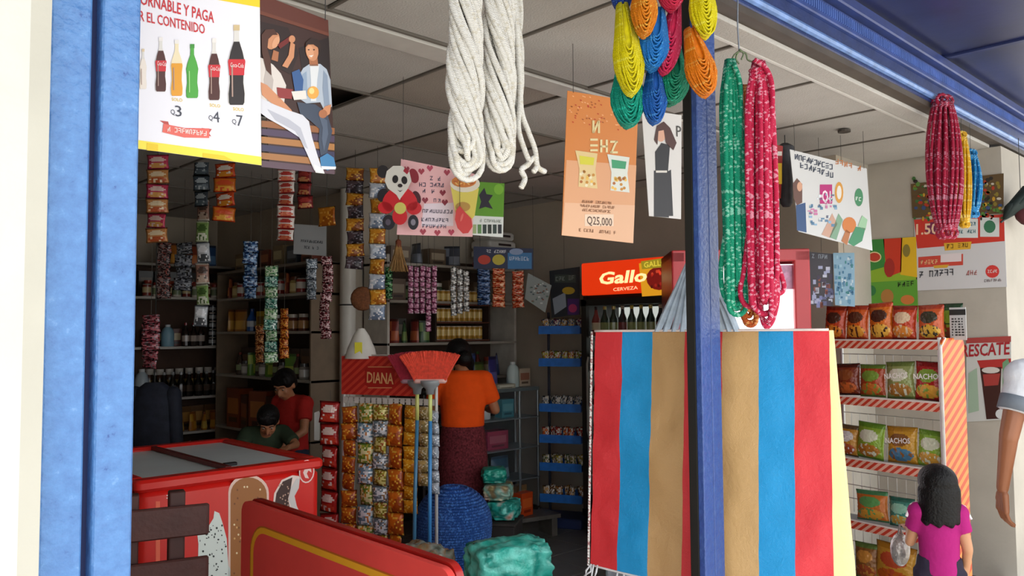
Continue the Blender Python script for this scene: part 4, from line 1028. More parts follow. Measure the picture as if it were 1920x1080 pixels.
# ================================================================ back-left shelving
XB, YB = 2.36, 7.35
S1 = Shelf('wall_shelving', 'tall wall shelving crowded with bottles behind the freezer', (XB, YB, 0), (1, 0, 0), 1.09, .32, 2.15, [.38, .66, .975, 1.43, 1.875], '#bdb8b0', '#8a7a66', '#4a3428')
dk = ('#2b211d', '#6e6258', '#8a2a22'); 
S1.row(3, .26, .55, [('jar', ('#8d9aa6', '#4a5a78', '#d5d2cc'), .15, .045, 'grey-blue jar at the end of the shelf below the green pouches', .03), ('jug', ('#7fa7ba', '#5f8aa0', '#c9d2d8'), .20, .055, 'pale blue plastic jug on the shelf with the stacked cans', .03), ('bottle', ('#3a2420', '#c9bfb6', '#7a2a2c'), .20, .034, 'dark sauce bottle beside the pale blue jug', .015)], group=None)
for i in range(3):
    for k in range(5): put('can', ('#20262c', '#a9adb0', '#d9d5ce'), .075, .034, S1.M @ Vector((.845+.070*i, .06, 1.431+.076*k)), 'small dark can with pale lid in the stacked wall of cans', 'cans stacked on the left shelving')
S1.row(3, .56, .80, [('bottle', ('#2a1c18', '#b9aaa0', '#8c1f24'), .22, .034, 'dark bottle with a pale label and red cap next to the stacked cans', .006)], group='dark bottles beside the stacked cans')
S1.row(3, .26, .80, [('box', ('#5d2a22', '#c7b58f', '#2f2a2a'), .16, .055, 'maroon carton behind the front bottles of the can shelf', .004)], y=.18)
S1.row(2, .30, 1.05, [('bottle', ('#17130f', '#4a3a30', '#a0a0a0'), .23, .036, 'near-black sauce bottle on the shelf under the can shelf', .004)], group='near-black sauce bottles')
S1.row(2, .28, 1.05, [('jar', ('#4a2a1c', '#a8905a', '#c9c2b8'), .26, .042, 'brown jar standing behind the near-black bottles', .005)], y=.17, group='brown jars behind the bottles')
put('jug', ('#b9c7cf', '#8fa5b0', '#dfe3e6'), .26, .06, S1.at(.22, .07, 2), 'clear white jug at the end of the shelf of black bottles')
put('box', ('#c9bd8a', '#6e6430', '#403a22'), .12, .07, S1.M @ Vector((.60, .10, 1.16)) if False else S1.at(.60, .25, 2), 'cream carton at the rear of the black bottle shelf')
S1.row(1, .20, 1.05, [('pouch', ('#b5701f', '#d9a23c', '#8c4a16'), .17, .05, 'golden snack pouch on the low shelf behind the freezer', .006), ('pouch', ('#c98a2c', '#e0c060', '#9a3a1a'), .16, .05, 'ochre snack pouch on the low shelf behind the freezer', .006)], group='snack pouches low behind the freezer')
S1.row(1, .20, 1.05, [('box', ('#6a4a2a', '#b98a4a', '#3a2a1c'), .22, .06, 'brown carton behind the golden pouches', .005)], y=.2)
S1.row(0, .2, 1.05, [('pouch', ('#8f9aa0', '#b5bcc0', '#5f6a70'), .19, .06, 'silver pouch on the lowest shelf behind the freezer', .008)])
S1.row(4, .24, 1.06, [('jar', ('#7d6a5a', '#b9b0a5', '#aa3a2c'), .15, .042, 'jar with a red lid on the upper left shelf', .012), ('bottle', ('#4a3a34', '#9aa7b5', '#d5d5d2'), .20, .036, 'brown bottle with a blue-grey label on the upper left shelf', .012), ('box', ('#8c3a22', '#c9a05a', '#2f2420'), .15, .05, 'rust-red carton on the upper left shelf', .012), ('can', ('#2f3a55', '#8a94a8', '#c9c9c9'), .13, .04, 'navy tin on the upper left shelf', .012)], y=.125, group=None)
S1.row(4, .24, 1.06, [('box', ('#33302e', '#6a5a48', '#8a2c22'), .24, .06, 'dark carton at the rear of the upper left shelf', .01)], y=.255)
for k, x in enumerate((.55, .70, .82)):
    put('pouch', (('#a8631c', '#d9983a', '#5a2a14'), ('#8c3a1c', '#c9702a', '#3f1c10'), ('#2f4f7c', '#5f86b0', '#1c2c44'))[k], .20, .075, S1.M @ Vector((x, .22, 2.15)) if False else S1.M @ Vector((x, .12, 2.172)), ('amber bag on top of the tall shelving', 'rust bag on top of the tall shelving', 'blue bag on top of the tall shelving')[k])
MB().rbox((.545, .16, 2.16), (1.09, .32, .022), .004, seg=1).build('shelf_board', mat('#8c857a', .5, 0, .08, 6), S1.e)

# shelving along the inner wall, seen between the strips
S2 = Shelf('wall_shelving', 'shelving on the inner wall between the tall shelving and the white pipe', (3.17, 7.25, 0), (0, -1, 0), 1.70, .31, 2.1, [.72, 1.18, 1.56, 1.86], '#b4aea4', '#7c6a55', '#3f2d22')
S2.row(3, .25, 1.6, [('box', ('#7a5a3a', '#b5a58a', '#3a2c22'), .20, .10, 'brown carton on the top inner shelf', .10), ('box', ('#5a5450', '#9a948c', '#2a2826'), .16, .09, 'grey carton on the top inner shelf', .12)], y=.21)
put('box', ('#c9a832', '#8a6a1c', '#5a4416'), .17, .075, S2.at(.80, .08, 2), 'bright yellow carton on the inner wall shelf', None, S2.rz)
put('bottle', ('#2a5aa0', '#c9d2de', '#1f3f78'), .20, .045, S2.at(.55, .08, 2), 'blue bottle beside the bright yellow carton')
S2.row(2, 1.0, 1.6, [('jar', ('#6a3a2a', '#b98a5a', '#c9c2b5'), .14, .045, 'brown-labelled jar near the yellow carton', .05)])
S2.row(1, .35, 1.55, [('bottle', ('#3f2a20', '#8a9a6a', '#7a2a22'), .20, .036, 'brown bottle with a green label on the inner wall shelf', .02), ('jar', ('#8f8a82', '#c9c5bd', '#4a4a4a'), .13, .042, 'pale grey jar on the inner wall shelf', .02), ('pouch', ('#5f8a2c', '#b0c24a', '#3a5a1c'), .20, .06, 'green pouch on the inner wall shelf', .02)])
S2.row(0, .25, 1.6, [('box', ('#8a3f1c', '#c47a3a', '#4a2414'), .34, .11, 'tall rust carton on the low inner shelf', .02), ('box', ('#5a2a1c', '#a05a34', '#2f1a12'), .30, .10, 'tall brown carton on the low inner shelf', .02)])
put('jug', ('#dcdad2', '#35424f', '#e6e4de'), .34, .075, S2.at(1.63, .06, 0), 'white plastic canister with a dark band beside the red sign', cat='canister')

S2.row(2, .16, .45, [('pouch', ('#a8702a', '#d5a24a', '#6a3a18'), .20, .06, 'amber pouch behind the hanging green strip', .02)])
S2.row(1, .25, 1.55, [('box', ('#4a3428', '#7a5a42', '#2a1c16'), .24, .08, 'dark brown carton at the back of the bottle row', .015)], y=.2)
for k in range(6): put('box', (('#8a7a5a', '#c2b48a', '#4a3f2f'), ('#3f4a5a', '#7f8a9a', '#20262f'), ('#7a3a2a', '#b5704a', '#3a1c14'))[k % 3], .16+.02*(k % 2), .085, S2.M @ Vector((.25+.24*k, .15, 2.1015)), ('tan box on top of the inner shelving', 'slate box on top of the inner shelving', 'brick-coloured box on top of the inner shelving')[k % 3], 'boxes on top of the inner shelving', S2.rz)
MB().rbox((.85, .155, 2.09), (1.70, .31, .022), .004, seg=1).build('shelf_board', mat('#8c857a', .5, 0, .08, 6), S2.e)

S2.row(3, .15, 1.6, [('pouch', ('#8a3a2a', '#c9764a', '#4a1c14'), .19, .055, 'brick-red bag at the front of the top inner shelf', .02), ('jar', ('#a8905a', '#d5c28a', '#6a3a22'), .14, .045, 'honey-coloured jar at the front of the top inner shelf', .02), ('can', ('#8f2a24', '#d5cfc5', '#b9b9b5'), .12, .042, 'red tin at the front of the top inner shelf', .02)], y=.05)
S1.row(4, .2, 1.06, [('can', ('#7a2a20', '#c9b58a', '#b5b5b0'), .11, .038, 'red-brown tin at the front edge of the upper left shelf', .01), ('jar', ('#c9c2b5', '#7a8a6a', '#8a2c24'), .13, .04, 'cream jar with a red lid at the front edge of the upper left shelf', .01)], y=.035)
# white pipe column
pc = struct(MB().lathe([(.062, 0), (.062, 2.67)], 16, (3.44, 5.46, 0)).build('trim_5', mat('#cfccc2', .45, 0, .06, 4))); smooth_by_angle(pc)
MB().tube([(3.44+.066*math.cos(2*PI*k/16), 5.46+.066*math.sin(2*PI*k/16), 1.76) for k in range(16)], .006, 6, True).build('wire_tie', mat('#2a2a2a', .5), pc)

# ================================================================ back-right shelving and counter
S3 = Shelf('wall_shelving', 'wall shelving behind the woman, holding the golden cans', (3.66, 5.24, 0), (1, 0, 0), 1.40, .34, 2.16, [1.16, 1.46, 1.80, 2.10], '#a39c90', '#c4beb2', '#4c3a2e')
G_ = ('#b98a34', '#e6c878', '#c9c2b0')
rk = empty('can_rack', S3.M @ Matrix.Translation((.50, .0, 1.46))); tag(rk, 'small three-tier rack that holds the golden cans', 'rack')
for k in range(3):
    MB().rbox((.27, .05, .012+.15*k), (.60, .12, .012), .003, seg=1).build('tier', mat('#6e3f2e', .5), rk)
for x in (-.025, .565): MB().rbox((x, .05, .21), (.016, .12, .42), .003, seg=1).build('upright', mat('#3a2a22', .6), rk)
for k in range(3):
    for i in range(9): put('can', G_, .115, .026, S3.M @ Vector((.53+.058*i, .045, 1.46+.019+.15*k)), 'small golden can in the three-tier rack behind the woman', 'golden cans in the tiered rack')
S3.row(0, .10, 1.3, [('jar', ('#7a6a4a', '#b5ab8c', '#8a3a2a'), .17, .045, 'tan jar with a brown lid under the golden cans', .02), ('pouch', ('#3f4f86', '#6f7fb5', '#22305a'), .2, .05, 'blue pouch under the golden cans', .02), ('bottle', ('#6a2a22', '#c9b58a', '#3f5a2a'), .22, .034, 'reddish sauce bottle under the golden cans', .02)])
S3.row(1, .05, .42, [('box', ('#3a3a34', '#8a8474', '#5a2a22'), .20, .06, 'dark carton beside the golden can rack', .01)], y=.2)
S3.row(1, .05, .44, [('pouch', ('#7a2c24', '#b5603a', '#3f1a14'), .19, .045, 'brick-red pouch beside the golden can rack', .01), ('pouch', ('#3a5a3a', '#7f9a5a', '#22341f'), .18, .045, 'dark green pouch beside the golden can rack', .01)], y=.05)
S3.row(3, .1, .95, [('box', ('#6a5a4a', '#a89a84', '#3a3028'), .14, .09, 'tan box on top of the shelving behind the pink card', .03), ('pouch', ('#4a4f5a', '#8a929f', '#2a2e36'), .18, .07, 'grey bag on top of the shelving behind the pink card', .03)], y=.14)
S3.row(2, .1, 1.3, [('box', ('#5a4a3a', '#8f8672', '#2a2420'), .18, .07, 'brown carton on the shelf above the cans', .015), ('jar', ('#3a4a34', '#7a8a64', '#b5b0a5'), .16, .05, 'green-labelled jar on the shelf above the cans', .02)], y=.12)
for i, (px, py, w) in enumerate(((978, 405, 62), (985, 423, 70), (988, 443, 70))):
    p = aty(px, py+8, 5.3); hw_ = w*7.4/F/2
    o = MB().col(('#d9d6cf', '#cfccc4', '#c5c1ba')[i]).rbox((0, 0, 0), (2*hw_, .26, .075), .035, seg=4).build('tissue_pack', PLASTIC, None, Matrix.Translation((4.93, 5.40, 2.40-.08*i))); tag(o, ('topmost white tissue pack on the shelving by the beige wall', 'middle white tissue pack of the stack by the beige wall', 'lowest white tissue pack of the stack by the beige wall')[i], 'tissue pack'); smooth_by_angle(o)
    MB().col('#3a2a2a').box((.02, -.131, .0), (hw_*.9, .002, .02)).build('wrapper_print', PLASTIC, o)
for i, (x, c) in enumerate(((4.76, '#a23a30'), (4.88, '#cfcac2'), (5.0, '#352f3a'))):
    o = MB().col(c).ball((0, 0, .045), (.055, .1, .045), 12, 8).build('wrapped_bundle', PLASTIC, None, Matrix.Translation((x, 5.38, 2.101))); tag(o, ('red wrapped bundle under the white tissue packs', 'white wrapped bundle under the tissue packs', 'dark wrapped bundle under the tissue packs')[i], 'bundle'); smooth_by_angle(o)

# glass counter
cx0, cx1, cy0, cy1 = 3.95, 4.98, 4.88, 5.18
ct = empty('glass_counter', Matrix.Translation((cx0, cy0, 0))); tag(ct, 'glass-fronted display counter between the woman and the blue tray stand', 'counter'); cw = cx1-cx0
AL = mat('#9aa0a2', .35, .6, .05)
for z, m in ((1.06, mat('#6f7a7c', .3, 0, .1)), (.82, None), (.57, None), (.31, None), (.06, mat('#3a342e', .6))): MB().rbox((cw/2, .15, z), (cw, .30, .03 if z > .9 else .012), .004, seg=1).build('shelf_board', m or mat('#7d8688', .3, 0, .1), ct)
for x in (.012, cw*.78, cw-.012): MB().rbox((x, .012, .525), (.02, .02, 1.05), .004, seg=1).build('post', AL, ct)
for x in (.012, cw-.012): MB().rbox((x, .288, .525), (.02, .02, 1.05), .004, seg=1).build('post', AL, ct)
MB().box((cw/2, .006, .56), (cw-.04, .004, .98)).build('glass_pane', glassmat(), ct)
MB().box((cw/2, .294, .53), (cw, .008, 1.04)).build('back_panel', mat('#2f2a26', .7, 0, .1), ct)
def inct(kind, cols, h, r, x, z, label): put(kind, cols, h, r, (cx0+x, cy0+.13, z+.0065), label, None, 0)
inct('box', ('#7a62a8', '#9a86c4', '#4a3a7a'), .15, .09, .38, .57, 'purple box inside the glass counter'); inct('box', ('#b23a5a', '#cf6a80', '#7a2038'), .15, .115, .60, .57, 'pink-red box inside the glass counter'); inct('box', ('#4a9aa8', '#6fb8c2', '#2f6a78'), .15, .085, .82-.0, .50, 'teal box inside the glass counter') if False else None
inct('box', ('#4a9aa8', '#6fb8c2', '#2f6a78'), .15, .07, .74, .82, 'teal box on the top glass counter shelf')
inct('roll', ('#dfe4e6', '#dfe4e6', '#dfe4e6'), .10, .045, .52, .82, 'white paper roll on the top glass counter shelf'); inct('roll', ('#8fbcc4', '#8fbcc4', '#8fbcc4'), .10, .045, .40, .82, 'pale teal roll next to the white paper roll')
inct('pouch', ('#2f6a4a', '#5a9a6a', '#1f4a3a'), .19, .12, .44, .31, 'green bag inside the glass counter'); inct('pouch', ('#2a5a7a', '#8fb8c9', '#1f3f5a'), .19, .10, .68, .31, 'blue-green bag inside the glass counter')
inct('box', ('#a8907a', '#cfc6b8', '#6a5a4a'), .14, .09, .50, .066, 'tan box on the counter floor'); inct('box', ('#c2c4c2', '#8f9290', '#4a4c4a'), .13, .07, .70, .066, 'white box with dark print on the counter floor'); inct('box', ('#b98a4a', '#d9b06a', '#6a4a22'), .17, .06, .90, .066, 'ochre box on the counter floor')
put('jug', ('#c9d9d6', '#9fb8b5', '#dfe6e4'), .21, .055, (4.78, 5.0, 1.0755), 'clear plastic tub on the glass counter', cat='tub'); put('box', ('#c9b8a0', '#a8705a', '#6a5a4a'), .15, .065, (4.905, 5.02, 1.0755), 'beige carton at the end of the glass counter', None, 0)
put('pouch', ('#3f3a7a', '#6f6ab0', '#22204a'), .26, .06, (4.60, 5.06, 1.0755), 'indigo bag standing on the glass counter'); put('pouch', ('#5a6a2f', '#8f9a4a', '#3a4420'), .22, .06, (4.45, 5.06, 1.0755), 'olive bag standing on the glass counter'); put('pouch', ('#7a3a2a', '#b06a4a', '#3f1f16'), .20, .055, (4.31, 5.05, 1.0755), 'rusty bag standing on the glass counter')
put('box', ('#b9b5a0', '#dfdccb', '#6a6a5a'), .035, .10, (4.60, 4.945, 1.0755), 'flat cream packet lying on the counter front', None, 0)

# orange box on a low plank by the counter
pk_ = MB().rbox((0, 0, .15), (.50, .22, .03), .004, seg=1); pk_.rbox((-.2, 0, .067), (.05, .2, .134), .004, seg=1); pk_.rbox((.2, 0, .067), (.05, .2, .134), .004, seg=1)
pq = atz(985, 965, .165)
o = pk_.build('low_plank', mat('#5a554e', .6, 0, .2), None, stand((pq.x, pq.y, 0), (1, -.25, 0))); tag(o, 'low grey plank on blocks in front of the counter', 'plank')
put('box', ('#c94a1c', '#e0662c', '#8a2c12'), .17, .065, (pq.x-.02, pq.y, .166), 'orange box on the low plank', None, .1)

# ================================================================ hanging strips, left
PINK = ('#c23a5a', '#8f2440', '#e8c9c2', '#d9a05a'); TAN = ('#c98a52', '#8c5a34', '#e6d2b0', '#b5542c')
strip(296, 290, 456, 40, 5.0, 6, [PINK, TAN], 'strip of alternating pink and tan snack packets nearest the blue post', None, 0)
strip(378, 300, 388, 30, 5.4, 3, [('#3a4650', '#1f262c', '#a9b5bd', '#5a6a74')], 'short strip of dark silver packets', None, 0)
strip(422, 306, 416, 42, 5.1, 4, [('#c9481c', '#a82f14', '#e8dfd2', '#e0902c'), ('#d0701f', '#c03a16', '#d9542a', '#e8a83a')], 'strip of orange snack packets with white oval emblems', None, 0)
strip(381, 375, 612, 25, 5.5, 6, [('#8f6a5c', '#c9c2b8', '#4a3a34', '#b5a090'), ('#7fa05a', '#c9d5b5', '#4a6a34', '#dfe6d2'), ('#b5bac0', '#6a7078', '#dfe2e6', '#3f444a')], 'long strip of silver, brown and green sachets', None, 0)
strip(537, 318, 452, 34, 4.8, 6, [('#d9cfc9', '#a82f2c', '#b03a34', '#c96a4a')], 'strip of white packets with red pictures beside the lifestyle poster', None, 0)
strip(572, 318, 392, 30, 4.9, 3, [('#7a1f22', '#4a1216', '#a83a34', '#c98a5a')], 'short strip of dark red packets', None, 0)
strip(612, 388, 424, 38, 5.2, 1, [('#d0801c', '#a85a12', '#e8a83a', '#8a3a14')], 'single orange packet hanging by the white paper notice', None, 1)
o, P = sheet('paper_notice', [(552, 420), (612, 424), (612, 480), (550, 476)], 5.5, 5.45, 'white handwritten paper notice among the hanging strips', 'notice', '#a9aeb2')
P.scrib((564, 454), (606, 457), 5, '#3a4048', 2); P.scrib((570, 466), (598, 468), 5, '#3a4048', 2); P.build(o); hangup(o, 582, 424, 5.48)
COLSTR = [('#d08a24', '#8a4a1c', '#e8b84a', '#b5541c'), ('#5a4a52', '#2f2830', '#8f8a96', '#c9c5ce')]
strip(666, 315, 505, 34, 5.0, 8, COLSTR, 'strip of amber and dark packets in front of the white pipe', None, 1, t=.016)
strip(708, 315, 600, 32, 4.9, 10, [('#d9922a', '#a8621c', '#efc45c', '#e8dcc2'), ('#b9c2cf', '#6a7a92', '#e6e6ea', '#8f6a4a')], 'long strip of amber and white-blue packets beside the panda card', None, 1, t=.016)
strip(540+3, 455, 560, 26, 5.6, 5, [('#274f86', '#16305a', '#7fa5cf', '#c9d5e6')], 'strip of blue sachets hanging before the inner shelves', None, 1) if False else None
strip(470, 452, 560, 28, 5.6, 5, [('#274f86', '#16305a', '#7fa5cf', '#c9d5e6')], 'strip of blue sachets before the inner shelves', None, 2)
strip(509, 498, 680, 26, 5.5, 9, [('#3a7a4a', '#8fbf8a', '#d5e6d0', '#2a5a3a'), ('#4a9a86', '#a5d5c5', '#1f5a50', '#dff0ea')], 'long strip of green and teal sachets', None, 2)
strip(533, 578, 672, 18, 5.6, 5, [('#c9581c', '#8f3412', '#e89a3a', '#5a2410')], 'narrow strip of orange sachets behind the green strip', None, 2)
strip(487, 610, 680, 18, 5.7, 4, [('#a85a2c', '#6a3418', '#d5985a', '#3f2010')], 'narrow strip of brown sachets behind the green strip', None, 2)
strip(584, 485, 562, 22, 5.6, 4, [('#8f9fae', '#5a6a7a', '#c9d5df', '#3f4a55')], 'strip of silver-blue sachets before the inner shelves', None, 2)
strip(612, 480, 635, 22, 5.3, 9, [('#7a2230', '#3f1018', '#c9a5a8', '#5a1a24')], 'strip of dark red sachets beside the white pipe', None, 2, swing=.15)
strip(283, 590, 690, 34, 5.1, 6, [('#6a1f2c', '#2f0f16', '#a85a64', '#8f8088')], 'strip of dark wine sachets next to the blue post', None, 2)
strip(345, 455, 545, 34, 5.9, 4, [('#2a2c34', '#5a5f6a', '#9aa0aa', '#16181c')], 'strip of charcoal packets before the upper shelf', None, 2)
strip(308, 455, 560, 26, 5.9, 5, [('#4a2a2c', '#8f7a78', '#2a1618', '#a85a52')], 'strip of brownish packets before the upper shelf', None, 2)
# middle and right strips
for k in range(5): strip(770+11*k, 498+2*(k % 2), 588 if k != 3 else 622, 11, 6.0, 9 if k != 3 else 12, [('#b8668c', '#e0b5c9', '#8f3f66', '#f0dce6'), ('#a8557c', '#d59ab5', '#c98aa8', '#7a3458')], 'string of pink sweet sachets above the woman', 'strings of pink sachets', 2, res=(4, 6), t=.007)
for k in range(3): strip(850+12*k, 500+4*k, 592-4*k, 12, 6.1, 8, [('#c9c9c5', '#8a8a86', '#efefea', '#4a4a48'), ('#b5b8ba', '#6a6e70', '#dfe2e2', '#8f7a6a')], 'string of silver sachets beside the pink strings', 'strings of silver sachets', 2, res=(4, 6), t=.007)
strip(638+5, 520, 600, 14, 5.7, 6, [('#3a8a5a', '#6fb58a', '#1f5a3a')], 'green sachet string', None, 2) if False else None
strip(729, 500, 560, 16, 5.9, 5, [('#2f7a4a', '#6fb57a', '#1f4a30', '#a5cf9a')], 'string of green sachets beside the long amber strip', None, 2, res=(5, 5))
# header card with three hanging strips
p = at(945, 485, 6.4); M = frame(p, R0); e = empty('candy_display_card', M); tag(e, 'navy candy display card with red, yellow and blue emblems', 'display card'); P = Print(M)
q = [P.cast(*c) for c in ((888, 462), (1000, 466), (1000, 506), (888, 504))]; MB().col('#1f2a4f').prism([q[3], q[2], q[1], q[0]], -.006, 0).build('card', PAPER, e)
P.ell(908, 487, 12, 9, '#d0402a', 1); P.ell(935, 487, 12, 10, '#cfc03a', 1); P.rect(952, 474, 997, 504, '#2f7ab5', 1); P.ell(968, 472, 13, 6, '#8fa5c9', 2); P.scrib((955, 488), (993, 489), 7, '#c9dff0', 3); P.scrib((912, 474), (950, 475), 6, '#dfe2ea', 3); P.build(e)
I = M.inverted(); MB().tube([I @ at(900, 463, 6.4), I @ Vector((at(900, 463, 6.4).x, at(900, 463, 6.4).y, CZ-.005))], .002, 4).build('string', mat('#3a3a3a', .7, 0, 0), e)
strip(907, 505, 572, 26, 6.38, 6, [('#23406f', '#12244a', '#5a7aa8', '#8f9fc0')], 'strip of navy sachets under the candy display card', None, 2, top=1.9)
strip(935, 503, 576, 26, 6.38, 6, [('#d0431c', '#a82f12', '#e89a6a', '#f0c9a5')], 'strip of red-orange sachets under the yellow emblem', None, 2, top=1.9)
strip(971, 508, 577, 24, 6.38, 6, [('#cf3f1a', '#a32c12', '#e8906a', '#e6dcc2')], 'strip of red-orange sachets under the blue emblem', None, 2, top=1.9)
o, P = sheet('ticket_sheet', [(990, 512), (1034, 535), (1022, 586), (984, 560)], 6.3, 6.2, 'pale sheet of tickets pinned beside the red sachets', 'sheet', '#a8b0ae')
for k in range(34): x, y = random.uniform(992, 1026), random.uniform(530, 568); P.rect(x, y, x+random.uniform(2, 5), y+2.5, random.choice(('#5a6a6e', '#7f9a8a', '#dfe6e2', '#8f6a5a')), 1)
P.build(o); hangup(o, 1000, 520, 6.27)
o, P = sheet('dark_promo_sheet', [(1030, 508), (1087, 500), (1088, 590), (1034, 596)], 6.42, 6.30, 'dark promotional sheet left of the beer fridge', 'sheet', '#2a2f34')
P.ell(1066, 545, 12, 7, '#b59a2c', 2); P.rect(1040, 515, 1080, 530, '#3f4a44', 1); P.poly([(1036, 560), (1060, 548), (1062, 575), (1040, 590)], '#8f9aa5', 1); P.rect(1064, 560, 1086, 590, '#4a2a6a', 1); P.ell(1074, 578, 8, 8, '#b03a6a', 2); P.scrib((1042, 527), (1078, 524), 8, '#7f8a84', 3); P.build(o); hangup(o, 1058, 506, 6.36)
# straw whisk
p = at(747, 452, 5.6); o = empty('straw_whisk', Matrix.Translation(p)); tag(o, 'tan straw whisk broom hanging beneath the panda card', 'broom'); m_ = mat('#a8814f', .85, 0, .25, 60)
mb = MB()
for k in range(60):
    a = 2*PI*k/60*7; q_ = (k % 10)/10; mb.tube([(.012*q_*math.cos(a), .012*q_*math.sin(a), 0), (.035*q_*math.cos(a), .03*q_*math.sin(a), -.09), (.085*q_*math.cos(a), .06*q_*math.sin(a), -.21)], .004, 4)
mb.build('straw', m_, o); MB().tube([(0, 0, -.02), (0, 0, CZ-p.z-.005)], .006, 6).build('cord', mat('#5a4630', .8), o); MB().lathe([(.014, -.05), (.02, -.04), (.02, 0), (.012, .01)], 10).build('binding', mat('#7a3a22', .7), o)
o = empty('basket_lid', frame(at(680, 560, 5.6), R0)); tag(o, 'round brown woven lid hung beside the white pipe', 'lid'); MB().ball((0, 0, 0), (.085, .085, .02), 16, 8).build('disc', mat('#7a4a2a', .8, 0, .3, 60, .4, 90), o, smooth=True); MB().tube([(0, .08, 0), (0, CZ-at(680, 560, 5.6).z-.005, 0)], .002, 4).build('string', mat('#3a3a3a', .7, 0, 0), o)
# garments / dark bag hanging at far left
p = at(290, 705, 5.6); o = empty('hanging_jacket', Matrix.Translation((p.x, p.y, 0)) @ Matrix.Rotation(YAW-PI/2, 4, 'Z')); tag(o, 'dark navy jacket hanging behind the freezer', 'jacket')
mb = MB(); mb.loft([(0, 0, .62, .17, .09), (.0, 0, .8, .165, .09), (0, 0, 1.05, .16, .085), (0, 0, 1.16, .13, .07), (0, 0, 1.21, .06, .05)], 18); smooth_by_angle(mb.build('torso', mat('#1f2433', .8, 0, .3, 20, .4, 30), o))
for sx in (-1, 1): MB().capsule((sx*.13, 0, 1.13), (sx*.17, -.02, .74), .055, .045).build('sleeve', mat('#1b202e', .8, 0, .3, 20, .4, 30), o, smooth=True)
MB().tube([(0, 0, 1.2), (0, 0, CZ-.005)], .004, 5).build('cord', mat('#2a2a2a', .7), o)
# small paper stand with yellow tag on the red sign
o = empty('paper_cone', Matrix.Translation(at(677, 672, 4.98))); tag(o, 'white paper cone with a yellow tag on top of the red sign', 'package')
smooth_by_angle(MB().lathe([(.10, 0), (.085, .06), (.05, .14), (.02, .185)], 14).build('cone', mat('#d5d2c9', .6, 0, .06), o)); MB().col('#d9d032').box((0, -.086, .05), (.045, .004, .10)).build('tag', PLASTIC, o, Matrix.Rotation(YAW-PI/2, 4, 'Z'))

# ================================================================ fridges
def emitmat(color, strength, base=None):
    m = bpy.data.materials.new('lit_panel'); m.use_nodes = True; b = m.node_tree.nodes['Principled BSDF']
    b.inputs['Base Color'].default_value = srgb(base or color)+(1,); b.inputs['Emission Color'].default_value = srgb(color)+(1,); b.inputs['Emission Strength'].default_value = strength
    return m
BLK = mat('#16130f', .4, 0, .2, 10)
# beer fridge: front faces -x
fx, y0, y1 = 4.66, 3.26, 4.10; fw = y1-y0
M = stand((fx, y1, 0), (0, -1, 0)); fr = empty('beer_fridge', M); tag(fr, 'black upright drinks fridge with a lit red beer sign', 'fridge')
MB().box((fw/2, .42, 1.0), (fw, .02, 1.9)).box((.015, .22, 1.0), (.03, .42, 1.9)).box((fw-.015, .22, 1.0), (.03, .42, 1.9)).box((fw/2, .22, .17), (fw, .42, .30)).box((fw/2, .23, 1.90), (fw, .40, .28)).build('body', BLK, fr)
MB().box((fw/2, .405, 1.03), (fw-.06, .006, 1.40)).build('lit_back', emitmat('#e8eee6', .3), fr)
mb = MB(); P = Print(M @ Matrix.Rotation(PI/2, 4, 'X')); zt_, zb_ = 2.06, 1.815
mb.rbox((fw/2, .01, (zt_+zb_)/2), (fw-.01, .06, zt_-zb_), .015)
sg = mb.build('sign_box', emitmat('#e0350c', .4, '#c92c0c'), fr)
class LP(Print): pass
sgp = Print(frame(M @ Vector((fw/2, -.021, 1.9375)), (0, -1, 0)))
sgp.text('Gallo', (1122, 533), (1212, 527), 22, '#ffe2a0', 2, .03, shear=.25); sgp.text('CERVEZA', (1150, 546), (1196, 542), 6, '#f7c99a', 2, .01)
sgp.poly([(1198, 494), (1262, 484), (1262, 552), (1204, 556)], '#c78a1c', 1); sgp.ell(1236, 522, 24, 22, '#6a1410', 2); sgp.poly([(1202, 490), (1256, 482), (1254, 500), (1204, 505)], '#8a7a1f', 3); sgp.text('GALLO', (1208, 502), (1250, 496), 10, '#c9b53a', 4, .02)
for k in range(18): sgp.ell(random.uniform(1218, 1254), random.uniform(508, 540), 2.5, 3.5, random.choice(('#8a2018', '#b03a24', '#4a0f0c')), 4, 0, 6)
link('sign_print', sgp.mb.mesh('sign_print', colmat('lit_print', .4, 0, 0, 1, .5, .5)), sg, M.inverted() @ sgp.M)
dr_ = MB(); 
for x in (.035, fw-.035): dr_.box((x, -.012, .97), (.05, .03, 1.62))
for z in (.19, 1.76): dr_.box((fw/2, -.012, z), (fw, .03, .05))
drf = dr_.build('door_frame', mat('#1f1d1a', .35, 0, .1), fr); MB().tube([(.09, -.04, .75), (.09, -.055, .8), (.09, -.055, 1.3), (.09, -.04, 1.35)], .009, 8).build('door_handle', mat('#a9a9a2', .3, .7), drf)
MB().box((fw/2, -.004, .97), (fw-.1, .004, 1.52)).build('door_glass', glassmat(), fr)
for z in (.46, .72, .98, 1.24, 1.50): MB().box((fw/2, .2, z), (fw-.08, .36, .012)).build('shelf_wire', mat('#d9dcda', .4), fr)
for lv, z in enumerate((.467, .727, .987, 1.247, 1.507)):
    for i in range(9):
        c = random.choice((('#1f3a22', '#8f9a5a', '#c9b53a'), ('#20191a', '#7a2a2a', '#b0a58a'), ('#c9b84a', '#e0d68a', '#8a7a2a'), ('#8a2c24', '#d9c9a5', '#3a1a14')))
        put('bottle', c, .225, .034, M @ Vector((.085+.085*i, .06, z)), ('bottle on the top shelf inside the beer fridge', 'bottle on the upper-middle shelf inside the beer fridge', 'bottle on the lower-middle shelf inside the beer fridge', 'bottle on the second-lowest shelf inside the beer fridge', 'bottle on the bottom shelf inside the beer fridge')[4-lv], 'bottles on shelf %d of the beer fridge' % (lv+1))
